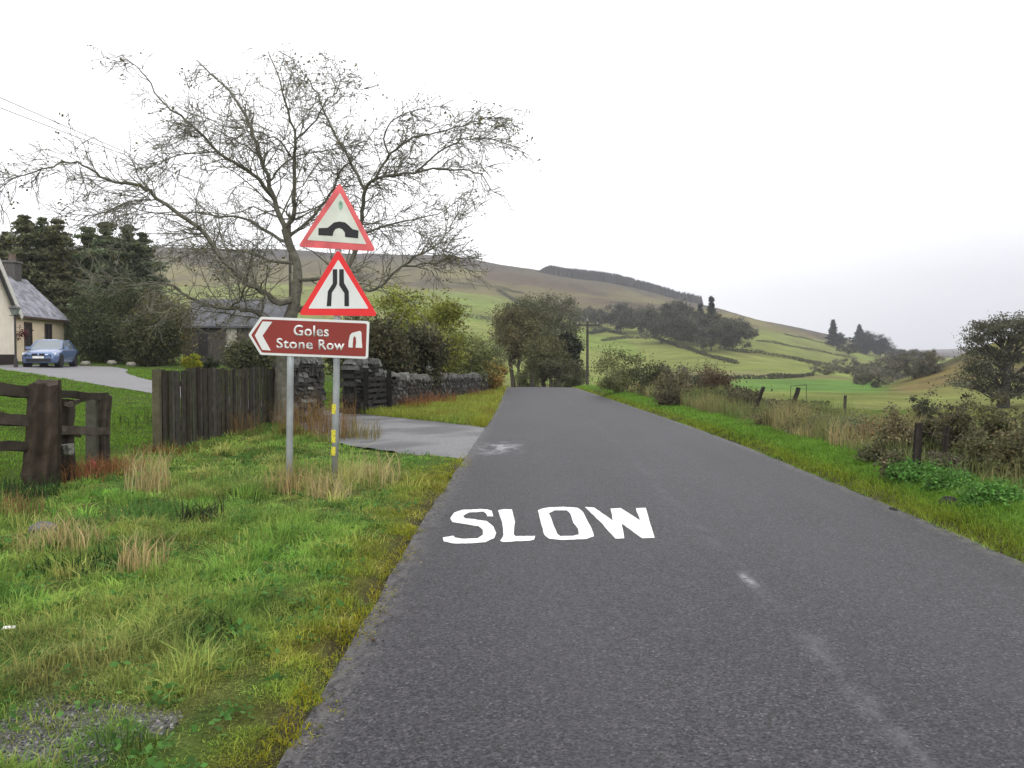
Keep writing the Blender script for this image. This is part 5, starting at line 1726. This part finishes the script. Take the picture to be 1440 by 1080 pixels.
# ------------------------------------------------------------------ house
def house():
    al = np.array([-.14, .99, 0]); al /= np.linalg.norm(al)      # along the front
    fr = np.array([.99, .14, 0]); fr /= np.linalg.norm(fr)       # out of the front, towards the road
    Zu = np.array([0, 0, 1.0])
    B = np.array([-28.82, 47.0, 1.38])                             # right front corner of the gable bay
    root = B.copy()
    t = thing("house", root, "cream rendered bungalow with grey slate roof and steep front gable at the left edge", "house")
    W = lambda s, f, z: B + al * s + fr * f + Zu * z
    CREAM, PEACH = (.88, .80, .66), (.74, .48, .25)
    M_REND = mat_attr("painted_render", rough=.9, nscale=2, namp=.08, spec=.1, bump=.25, bscale=40)
    M_SLATE = mat_attr("slates", rough=.7, nscale=2.2, namp=.35, spec=.3, bump=.5, bscale=14)
    M_TRIM = mat_plain("white_trim", (.68, .66, .60), rough=.5)
    M_GLASS = mat_plain("window_glass", (.05, .05, .055), rough=.08, spec=.6, nscale=2, namp=.4)
    M_FRAME = mat_plain("brown_frame", (.10, .055, .035), rough=.5)
    M_DOOR = mat_plain("red_door", (.33, .09, .06), rough=.5)
    e = 2.72                                                        # eaves height
    # gable bay: 5.0 m wide, sits 2.2 m in front of the wing
    w = 5.0; rise = 2.75
    mb = MB()
    poly = [W(0, 0, -.4), W(0, 0, e), W(-w / 2, 0, e + rise), W(-w, 0, e), W(-w, 0, -.4)]
    mb.prism(poly, 6.0, -fr, CREAM)
    recalc(mb.build("bay_wall", M_REND, t))
    mb = MB(); mb.prism([W(.03, .03, -.4), W(.03, .03, .28), W(-w - .03, .03, .28), W(-w - .03, .03, -.4)], 6.0, -fr, (.05, .04, .035))
    recalc(mb.build("plinth", M_REND, t))
    for sgn in (0, 1):
        mb = MB()
        a = W(.35 if sgn == 0 else -w - .35, .3, e - .35); p = W(-w / 2, .3, e + rise + .06)
        nrm = np.cross(p - a, fr); nrm /= np.linalg.norm(nrm)
        if nrm[2] < 0: nrm = -nrm
        mb.prism([a + nrm * .03, p + nrm * .03, p + nrm * .14, a + nrm * .14], 7.5, -fr, (.20, .205, .225))
        recalc(mb.build("roof", M_SLATE, t))
        mb = MB()
        mb.prism([a - nrm * .20, p - nrm * .20 - Zu * .02, p + nrm * .10, a + nrm * .10], .04, fr, (.7, .7, .7))
        recalc(mb.build("bargeboard", M_TRIM, t))
    # wing along the back
    s0, s1, f0, dep = -1.0, 11.9, -1.9, 5.2
    wr = 2.6
    mb = MB()
    mb.prism([W(s1, f0, -.5), W(s1, f0, e - .08), W(s1, f0 - dep / 2, e + wr - .1), W(s1, f0 - dep, e - .08), W(s1, f0 - dep, -.5)], s1 - s0, -al, (.96, .80, .58))
    recalc(mb.build("wing_wall", M_REND, t))
    mb = MB(); mb.prism([W(.15, f0 + .02, -.4), W(4.3, f0 + .02, -.4), W(4.3, f0 + .02, e - .25), W(.15, f0 + .02, e - .25)], .018, fr, PEACH)  # flat panel, its deeper colour painted in for the shaded porch recess
    recalc(mb.build("shaded_recess_panel", M_REND, t))
    for sgn in (1, -1):
        mb = MB()
        ev = W(s1 + .3, f0 - dep / 2 + sgn * (dep / 2 + .24), e - .17); p = W(s1 + .3, f0 - dep / 2, e + wr + .04)
        nrm = np.cross(p - ev, al); nrm /= np.linalg.norm(nrm)
        if nrm[2] < 0: nrm = -nrm
        mb.prism([ev, p, p + nrm * .12, ev + nrm * .12], s1 - s0 + .3, -al, (.225, .225, .25))
        # slate courses
        o = recalc(mb.build("roof", M_SLATE, t))
        L = np.linalg.norm(p - ev); mc = MB()
        dirv = (p - ev) / L
        for i in range(15):
            q = ev + dirv * (i + .5) / 15 * L + nrm * .122
            for j in range(30):
                qq = q - al * ((j + .5 * (i % 2)) * (s1 - s0 + .3) / 30 + .05)
                R = np.stack([al, dirv, nrm], 1)
                mc.box(qq + nrm * .006 - al * .17, ((s1 - s0) / 30 * .96, L / 15 * 1.0, .014), col=np.array([.225, .225, .255]) * random.uniform(.65, 1.25), R=R)
        oo = mc.build("slates", M_SLATE, None, origin=root); oo.parent = o
    mb = MB(); g0, g1 = W(s0, f0 + .29, e - .16), W(s1 + .3, f0 + .29, e - .16); mb.beam(g0, g1, .12, .10, (.08, .075, .075)); mb.build("gutter", M_FRAME, t)
    for sa, sb in ((5.7, 6.8), (8.7, 9.8)):
        mb = MB()
        for (x0, x1, z0, z1) in ((sa, sb, .55, .65), (sa, sb, 2.22, 2.32), (sa, sa + .08, .65, 2.22), (sb - .08, sb, .65, 2.22), ((sa + sb) / 2 - .03, (sa + sb) / 2 + .03, .65, 2.22)):
            mb.prism([W(x0, f0 + .0, z0), W(x1, f0 + .0, z0), W(x1, f0 + .0, z1), W(x0, f0 + .0, z1)], .05, fr)
        win = recalc(mb.build("window", M_FRAME, t))
        mb = MB(); mb.prism([W(sa + .05, f0 + .004, .6), W(sb - .05, f0 + .004, .6), W(sb - .05, f0 + .004, 2.27), W(sa + .05, f0 + .004, 2.27)], .02, fr)
        o = recalc(mb.build("pane", M_GLASS, None, origin=root)); o.parent = win
        mb = MB(); mb.prism([W(sa - .08, f0, .47), W(sb + .08, f0, .47), W(sb + .08, f0, .545), W(sa - .08, f0, .545)], .1, fr)
        o = recalc(mb.build("sill", M_TRIM, None, origin=root)); o.parent = win
    mb = MB(); mb.prism([W(-2.9, 0, -.0), W(-1.85, 0, 0), W(-1.85, 0, 2.1), W(-2.9, 0, 2.1)], .05, fr); recalc(mb.build("door", M_DOOR, t))
    # chimney
    c = W(10.3, f0 - dep / 2, e + wr)
    mb = MB(); mb.box(c + Zu * .25, (.75, 1.0, 1.7), .14, (.10, .095, .09), jitter=.01); mb.box(c + Zu * 1.15, (.9, 1.15, .14), .14, (.14, .135, .13)); ch = mb.build("chimney", M_STONE, t)
    for k in (-.25, .25):
        mb = MB(); q = c + al * k + Zu * 1.2; mb.tube([q, q + Zu * .3, q + Zu * .45], [.13, .11, .12], 10, (.16, .12, .1)); o = mb.build("chimney_pot", M_STONE, None, origin=root); o.parent = ch
    # flower basket by the window
    q = W(4.75, f0 + .3, 1.55)
    V, Q, C = leaf_faces(q + rng.normal(0, .16, (160, 3)), .09, np.array([.16, .05, .06]), 1.3)
    b = make_mesh("hanging_basket", V - q, [Q], M_LEAF, None, C); b.location = q
    tag(b, "reddish hanging flower basket on the house wall left of the windows", "flower basket")
    bb = MB(); bb.beam(W(4.75, f0, 1.95), W(4.75, f0 + .34, 1.95), .02, .02); bb.beam(W(4.75, f0 + .3, 1.95), q, .01, .01); o = bb.build("bracket", M_FRAME, None, origin=q); o.parent = b


house()

# lantern post in front of the house
lp = on_ground(22, 42.0, 0)
lam = thing("lamp_post", lp, "dark garden lamp post with a lantern in front of the cream gable", "lamp post")
M_IRON = mat_plain("dark_iron", (.035, .033, .032), rough=.5)
M_LANT = mat_plain("lantern_glass", (.20, .22, .21), rough=.2, spec=.5)
zt = EYE + (V0 - 430) * 42.0 / F - lp[2]
mb = MB(); mb.tube([lp + [0, 0, -.2], lp + [0, 0, .45], lp + [0, 0, .5], lp + [0, 0, zt - .42]], [.10, .09, .055, .045], 10); mb.build("post", M_IRON, lam)
mb = MB(); mb.loft([[lp + np.array([a * r, b * r, z]) for a, b in ((-1, -1), (1, -1), (1, 1), (-1, 1))] for r, z in ((.10, zt - .42), (.17, zt - .12))]); mb.build("lantern", M_LANT, lam)
mb = MB(); mb.loft([[lp + np.array([a * r, b * r, z]) for a, b in ((-1, -1), (1, -1), (1, 1), (-1, 1))] for r, z in ((.22, zt - .117), (.20, zt - .08), (.05, zt + .04))]); mb.build("lantern_cap", M_IRON, lam)
mb = MB(); mb.beam(lp + np.array([-.28, 0, zt - .45]), lp + np.array([.28, 0, zt - .45]), .03, .03); mb.build("cross_bar", M_IRON, lam)


# ------------------------------------------------------------------ parked hatchback
def car():
    p = on_ground(72, 45.0, 0)
    p[2] = float(base_z(p[0], p[1])) + .008
    t = thing("parked_car", p, "silver blue saloon car parked facing us on the driveway by the house", "car", rz=math.radians(-76))
    M_BODY = mat_plain("blue_silver_paint", (.13, .19, .34), rough=.25, metal=.25, spec=.5, nscale=2, namp=.04, coat=.6)
    M_GL = mat_plain("car_glass", (.16, .19, .21), rough=.05, spec=.8, nscale=1, namp=.1)
    M_TYRE = mat_plain("tyre", (.02, .02, .021), rough=.9)
    M_RIM = mat_plain("alloy", (.42, .43, .45), rough=.3, metal=.7)
    M_DARK = mat_plain("dark_trim", (.015, .015, .018), rough=.5)
    M_LAMP = mat_plain("lamp_glass", (.62, .66, .72), rough=.08, spec=.8)
    M_PLATE = mat_plain("number_plate", (.75, .75, .72), rough=.5)

    def ring(x, hw, z0, zb, crown, tuck):
        """one cross-section: sill, belt, bonnet"""
        pts = [(-hw * .90, z0), (-hw * .97, z0 + .14), (-hw, z0 + .32), (-hw * .985, zb - .10), (-hw * .93, zb - .02), (-hw * .62, zb + crown * .75), (0, zb + crown),
               (hw * .62, zb + crown * .75), (hw * .93, zb - .02), (hw * .985, zb - .10), (hw, z0 + .32), (hw * .97, z0 + .14), (hw * .90, z0)]
        return [(x, y, z) for y, z in pts]
    rings = [ring(2.16, .56, .34, .60, .02, 0), ring(2.10, .72, .24, .68, .04, 0), ring(1.92, .83, .19, .74, .05, 0), ring(1.55, .865, .18, .82, .06, 0), ring(1.0, .875, .18, .90, .07, 0), ring(.72, .875, .18, .93, .05, 0),
             ring(0, .875, .18, .94, .0, 0), ring(-.9, .875, .18, .95, .0, 0), ring(-1.5, .87, .19, .96, .03, 0), ring(-1.85, .83, .22, .94, .05, 0), ring(-2.1, .76, .30, .88, .04, 0), ring(-2.16, .6, .40, .78, .02, 0)]
    mb = MB(); mb.loft(rings)
    o = recalc(make_local(mb, "body", M_BODY, t, True))
    body = o

    def cab(x, hw0, hw1, z1): return [(x[0], -hw0, .93), (x[1], -hw1, z1), (x[1], -hw1 * .6, z1 + .035), (x[1], hw1 * .6, z1 + .035), (x[1], hw1, z1), (x[0], hw0, .93)]
    mb = MB()
    base = [(.92, -.70, .95), (.30, -.60, 1.38), (.30, -.35, 1.41), (.30, .35, 1.41), (.30, .60, 1.38), (.92, .70, .95)]
    A = [(.95, .76, .93), (-1.45, .76, .95), (-1.45, -.76, .95), (.95, -.76, .93)]
    Bt = [(.22, .60, 1.395), (-.95, .58, 1.40), (-.95, -.58, 1.40), (.22, -.60, 1.395)]
    mb.loft([A, [tuple(.5 * (np.array(a) + np.array(b)) + np.array([0, .025 * np.sign(a[1]), 0])) for a, b in zip(A, Bt)], Bt], caps=True)
    recalc(make_local(mb, "windows", M_GL, t))
    mb = MB(); Cn = [(.20, .56, 1.415), (-.93, .54, 1.42), (-.93, -.54, 1.42), (.20, -.56, 1.415)]
    mb.loft([[tuple(np.array(b) + np.array([0.02 * np.sign(b[0] + .4), .012 * np.sign(b[1]), -.012])) for b in Bt], Cn, [(.05, .3, 1.452), (-.8, .3, 1.452), (-.8, -.3, 1.452), (.05, -.3, 1.452)]])
    recalc(make_local(mb, "roof", M_BODY, t))
    for sy in (1, -1):
        mb = MB()
        for a, b, r in (((.97, .765, .93), (.22, .605, 1.40), .035), ((-.28, .775, .95), (-.32, .60, 1.40), .03), ((-1.45, .77, .95), (-.95, .585, 1.40), .06)):
            mb.beam((a[0], a[1] * sy, a[2]), (b[0], b[1] * sy, b[2]), r * 2, r)
        make_local(mb, "pillars", M_BODY, t)
        mb = MB(); mb.box((.62, sy * .93, 1.0), (.12, .20, .14), 0, jitter=.008); make_local(mb, "mirror", M_BODY, t)
        mb = MB(); mb.loft([[(1.98, sy * .50, .60), (1.98, sy * .76, .62), (1.90, sy * .80, .70), (1.96, sy * .50, .69)], [(2.125, sy * .46, .60), (2.04, sy * .765, .635), (1.95, sy * .80, .735), (2.02, sy * .47, .725)]])
        recalc(make_local(mb, "headlight", M_LAMP, t))
        mb = MB(); mb.box((2.145, sy * .17, .635), (.06, .26, .12), 0); make_local(mb, "grille", M_DARK, t)
        for wx in (1.34, -1.32):
            mb = MB(); th = np.linspace(0, 2 * math.pi, 24, endpoint=False)
            prof = [(.20, -.10), (.29, -.10), (.315, -.07), (.315, .07), (.29, .10), (.20, .10)]
            mb.loft([[(wx + r * math.cos(a), sy * .79 + y_, .315 + r * math.sin(a)) for a in th] for r, y_ in prof], caps=False)
            whl = recalc(make_local(mb, "wheel", M_TYRE, t, True))
            mb = MB(); mb.loft([[(wx + r * math.cos(a), sy * (.79 + y_), .315 + r * math.sin(a)) for a in th] for r, y_ in ((.205, .07), (.19, .085), (.06, .075), (.03, .08))])
            r_ = recalc(make_local(mb, "rim", M_RIM, t)); r_.parent = whl
            mb = MB(); mb.loft([[(wx + r * math.cos(a), sy * y_, .33 + r * math.sin(a)) for a in th] for r, y_ in ((.37, .60), (.37, .882))])
            a_ = recalc(make_local(mb, "wheel_arch", M_DARK, t))
    mb = MB(); mb.box((2.12, 0, .36), (.12, 1.15, .15), 0); make_local(mb, "bumper_intake", M_DARK, t)
    mb = MB(); mb.box((2.165, 0, .50), (.03, .52, .11), 0); make_local(mb, "number_plate", M_PLATE, t)


def make_local(mb, name, mat, parent, smooth=False):
    V = np.vstack(mb.V); F_ = []
    if mb.Q: F_.append(np.vstack(mb.Q))
    if mb.T: F_.append(np.vstack(mb.T))
    return make_mesh(name, V, F_, mat, parent, np.vstack(mb.C), smooth)


car()

# ------------------------------------------------------------------ stone outbuilding behind the lawn
def outbuilding():
    Y = 60
    z0 = on_ground(310, Y)[2] - .2
    a = px(258, 500, Y); b = px(392, 500, Y)
    root = np.array([a[0], Y, z0])
    t = thing("outbuilding", root, "low grey stone outbuilding with slate roof seen through the tree branches", "outbuilding")
    W = lambda x, y, z: np.array([a[0] + x, Y + y, z])
    L = b[0] - a[0]; ze = EYE + (V0 - 457) * Y / F; zr = EYE + (V0 - 424) * (Y + 2.4) / F
    mb = MB(); mb.prism([W(0, 0, z0 - .5), W(0, 0, ze), W(0, 2.4, zr), W(0, 4.8, ze), W(0, 4.8, z0 - .5)], L, (1, 0, 0), (.085, .078, .068)); recalc(mb.build("wall", M_STONE, t))
    M_SL = mat_attr("outbuilding_slates", rough=.7, nscale=1.6, namp=.4, spec=.3, bump=.5, bscale=10)
    for s in (0, 1):
        e_ = W(-.15, -.25 if s == 0 else 5.05, ze - .2); r_ = W(-.15, 2.4, zr + .06)
        mb = MB(); mb.prism([e_, r_, r_ + [0, 0, .13], e_ + [0, 0, .13]], L + .3, (1, 0, 0), (.095, .098, .108)); recalc(mb.build("roof", M_SL, t))
    w0, w1 = px(319, 486, Y), px(333, 461, Y)
    mb = MB(); mb.box(((w0[0] + w1[0]) / 2, Y - .015, (w0[2] + w1[2]) / 2), (w1[0] - w0[0], .09, w1[2] - w0[2])); wn_ = mb.build("window", mat_plain("pale_shutter", (.34, .32, .27), rough=.8, nscale=5, namp=.3), t)
    mb = MB(); mb.box(((w0[0] + w1[0]) / 2, Y - .03, w0[2] - .06), (w1[0] - w0[0] + .2, .16, .1)); o = mb.build("sill", M_STONE, None, origin=root); o.parent = wn_
    d0, d1 = px(280, 500, Y), px(292, 470, Y)
    mb = MB(); mb.box(((d0[0] + d1[0]) / 2, Y - .012, (d0[2] + d1[2]) / 2), (d1[0] - d0[0], .08, d1[2] - d0[2])); mb.build("door", mat_plain("dark_door", (.03, .028, .026), rough=.7), t)


outbuilding()

# ------------------------------------------------------------------ utility poles and wires
M_POLE = mat_plain("tarred_pole", (.050, .043, .036), rough=.85, nscale=6, namp=.3)


def utility_pole(u, Y, vtop, label, arm):
    p = on_ground(u, Y, .3)
    zt = EYE + (V0 - vtop) * Y / F
    t = thing("utility_pole", p, label, "utility pole", "wooden utility poles")
    mb = MB(); q = np.array([p[0], p[1], zt]); mb.tube([p, (p + q) / 2, q], [.11, .10, .09], 10); mb.build("pole", M_POLE, t)
    mb = MB(); mb.beam(q + np.array([-arm, 0, -.3]), q + np.array([arm, 0, -.3]), .1, .1); mb.build("crossarm", M_POLE, t)
    for k in (-.85, 0, .85):
        mb = MB(); c = q + np.array([arm * k, 0, -.25 if k else 0]); mb.tube([c, c + [0, 0, .1], c + [0, 0, .2]], [.05, .06, .03], 8); mb.build("insulator", mat_plain("insulator", (.3, .3, .3), rough=.3), t)
    return q


qa = utility_pole(826, 66, 452, "dark wooden utility pole with crossarm right of the road end", .9)
qb = utility_pole(409, 60, 302, "wooden utility pole behind the roadside tree trunk", .7)
M_WIRE = mat_plain("cable", (.16, .16, .17), rough=.6)
for (u1, v1, off, lab) in ((0, 124, -.6, "upper overhead cable crossing the sky at top left"), (0, 154, .6, "lower overhead cable crossing the sky at top left")):
    a = px(-260, v1 - 103, 22); b = qb + np.array([off, 0, -.1])
    t = np.linspace(0, 1, 24)[:, None]
    P = a + (b - a) * t; P[:, 2] -= .15 * 4 * (t * (1 - t))[:, 0]
    mb = MB(); mb.tube(P, .015, 6); o = mb.build("overhead_cable", M_WIRE, None, origin=a); o.location = a
    tag(o, lab, "cable", "overhead cables")

# ------------------------------------------------------------------ old posts on the right
PC = np.array([.028, .024, .021])
G = "old fence posts on the right verge"
for ub, vb, ut, vt, Y, r, lab in [
        (1056, 587, 1074, 544, 21, .055, "dark fence post leaning right, left one of the leaning pair"), (1107, 594, 1123, 545, 20, .065, "dark fence post leaning right, right one of the leaning pair"),
        (1287, 668, 1292, 595, 9.9, .058, "thick dark rotten stump post in the brambles"), (1327, 668, 1333, 600, 10.0, .036, "slim dark fence post with a forked top right of the thick stump"),
        (1430, 690, 1432, 622, 9.6, .05, "grey fence post among brambles at the right edge of view"), (1187, 605, 1189, 556, 22, .05, "thin grey fence post standing alone in the near field"),
        (910, 545, 914, 520, 44, .06, "small dark fence post among the verge scrub far along the road")]:
    p = on_ground(ub, Y, .15); q = px(ut, vt, Y)
    mb = gnarl(p, q, r, r * .8, PC * (1.0 if Y != 22 else 1.8), 9, .12, 9, .008)
    o = mb.build("fence_post", M_WOOD, None, origin=p); o.location = p
    tag(o, lab, "fence post", G)
p = on_ground(1085, 20.5, 0)
q0, q1 = px(1078, 584, 20.5), px(1152, 589, 19.0)
for q in (q0, q1): q[2] = float(H(q[:1], q[1:2])[0]) + .34
mb = gnarl(q0, q1, .07, .06, PC * 1.3, 9, .12, 8, .02); o = mb.build("fallen_rail", M_WOOD, None, origin=q0); o.location = q0
tag(o, "fallen grey rail lying across the grass at the leaning post foot", "rail")
# bent gate frame standing in the field
f0, f1 = px(1112, 543, 60), px(1134, 541, 60)
g0 = float(H(f1[:1], f1[1:2])[0])
fr_ = thing("goal_frame", (f1[0], 60, g0), "thin dark square frame of poles standing in the field", "frame")
for a, b in ((f0, f1), (f1, [f1[0], 60, g0 - .1]), (f0, [f0[0], 60, g0 - .1])):
    mb = MB(); mb.tube([a, (np.asarray(a) + np.asarray(b)) / 2, b], .022, 6); mb.build("bar", M_POLE, fr_)
# two strands of slack wire between the right-hand posts
for k, hz in enumerate((.62, .38)):
    P = np.array([[on_ground(u_, Y_)[0] - .09, Y_, on_ground(u_, Y_)[2] + hz] for u_, Y_ in ((1432, 9.6), (1380, 9.8), (1330, 10.0), (1288, 9.9))])
    P[1, 2] -= .05
    mb = MB(); mb.tube(_cubic_axis(P, np.linspace(0, 3, 22)), .002, 5); o = mb.build("fence_wire", mat_plain("wire", (.10, .095, .09), rough=.7, metal=.2), None, origin=P[0]); o.location = P[0]
    tag(o, "upper slack wire strand between the dark posts in the brambles" if k == 0 else "lower slack wire strand between the dark posts in the brambles", "wire", "fence wires")


# ------------------------------------------------------------------ tufts, weeds and bracken on the left verge
def tuft(name, u, Y, n, hh, spread, col, label, cat, lean=.3, w=.006, group=None, tip=None):
    p = on_ground(u, Y, .02)
    P = np.clip(rng.normal(0, 1, (n, 3)), -1.5, 1.5) * np.array([spread, spread, 0]) * .5
    P[:, 2] = H(P[:, 0] + p[0], P[:, 1] + p[1]) - p[2] - .02
    c = np.asarray(col) * rng.uniform(.6, 1.4, (n, 1)) * rng.uniform(.92, 1.08, (n, 3))
    V, Q, T, C = blades(P, hh * rng.uniform(.5, 1.2, n), np.full(n, w) * rng.uniform(.6, 1.3, n), c, lean, tip)
    o = make_mesh(name, V, [Q, T], M_GRASS, None, C); o.location = p
    return tag(o, label, cat, group)


G = "dead grass tufts on the left verge"
ST = (.46, .38, .19)
for a in [(206, 9.6, 190, .58, .26, ST, "tall pale dead grass tuft right of the old fence posts"), (196, 6.2, 120, .34, .20, (.46, .37, .18), "short tan dead grass tuft in the middle of the left verge"),
          (84, 6.9, 240, .30, .34, (.46, .37, .18), "flattened tan dead grass clump near the flat grey stone"), (520, 10.4, 200, .40, .46, ST, "pale leaning dead grass tuft right of the sign posts"),
          (462, 9.4, 130, .34, .30, ST, "pale dead grass tuft at the foot of the taller sign post"), (404, 9.85, 140, .38, .34, (.40, .31, .14), "tan dead grass tuft at the foot of the shorter sign post"),
          (446, 16.8, 520, .95, .9, (.24, .15, .06), "tall orange brown grass clump between sign posts and driveway"), (328, 17.0, 200, .6, .6, (.20, .13, .06), "brown dead weed clump against the board fence"),
          (505, 16.5, 200, .5, .5, (.22, .19, .07), "olive brown grass clump at the near corner of the driveway"), (10, 8.2, 180, .3, .35, (.24, .16, .07), "tan dead grass clump at the left edge below the fence")]:
    tuft("grass_tuft", *a, "grass tuft", .35, .008, G)
for a in [(118, 10.6, 330, .36, .60, (.25, .125, .055), "rusty orange dead bracken patch at the foot of the old fence posts"), (160, 11.0, 200, .32, .42, (.25, .13, .055), "rusty bracken right of the old fence posts"),
          (232, 13.0, 160, .24, .5, (.17, .09, .035), "rusty bracken at the near end of the board fence"), (600, 30.5, 420, .62, 1.3, (.26, .12, .05), "rusty bracken along the foot of the long stone wall"),
          (572, 27.6, 320, .55, .9, (.25, .11, .045), "rusty bracken beside the dark gate"), (665, 40, 240, .5, 1.3, (.20, .095, .04), "rusty bracken near the far end of stone wall")]:
    tuft("bracken_patch", *a, "bracken", .6, .012, "rusty bracken patches")
for a in [(276, 8.0, 90, .27, .24, (.040, .045, .026), "dark dead seed head weed in the middle of the left verge"), (268, 4.75, 170, .12, .34, (.040, .065, .020), "dark green broad leaved weed near the road edge"),
          (120, 6.3, 160, .16, .4, (.035, .075, .022), "dark green weed patch left of the tan tuft"), (205, 8.3, 200, .22, .5, (.10, .20, .05), "lush dark green nettle patch below the pale dead tuft"),
          (16, 9.3, 260, .26, .5, (.045, .085, .030), "dark green nettles beside the thick gnarled post"), (250, 17.5, 300, .34, 1.4, (.06, .085, .025), "green weeds along the board fence foot")]:
    tuft("verge_weed", *a, "weeds", .4, .014, "dark weeds on the left verge")

# ------------------------------------------------------------------ damp air
HAZE = 0.00030
if HAZE:
    m, nt, N, L, out = new_mat("damp_air")
    pv = N.new("ShaderNodeVolumePrincipled")
    pv.inputs['Color'].default_value = (.92, .93, .97, 1)
    pv.inputs['Density'].default_value = HAZE
    pv.inputs['Anisotropy'].default_value = 0.2
    L.new(pv.outputs['Volume'], out.inputs['Volume'])
    mb = MB(); mb.box((0, 0, 55), (6900, 6900, 390))
    hz = mb.build("haze", m, None, origin=(0, 0, 0)); tag(hz, None, None, None, "stuff")
    hz.data.materials[0].volume_intersection_method if False else None
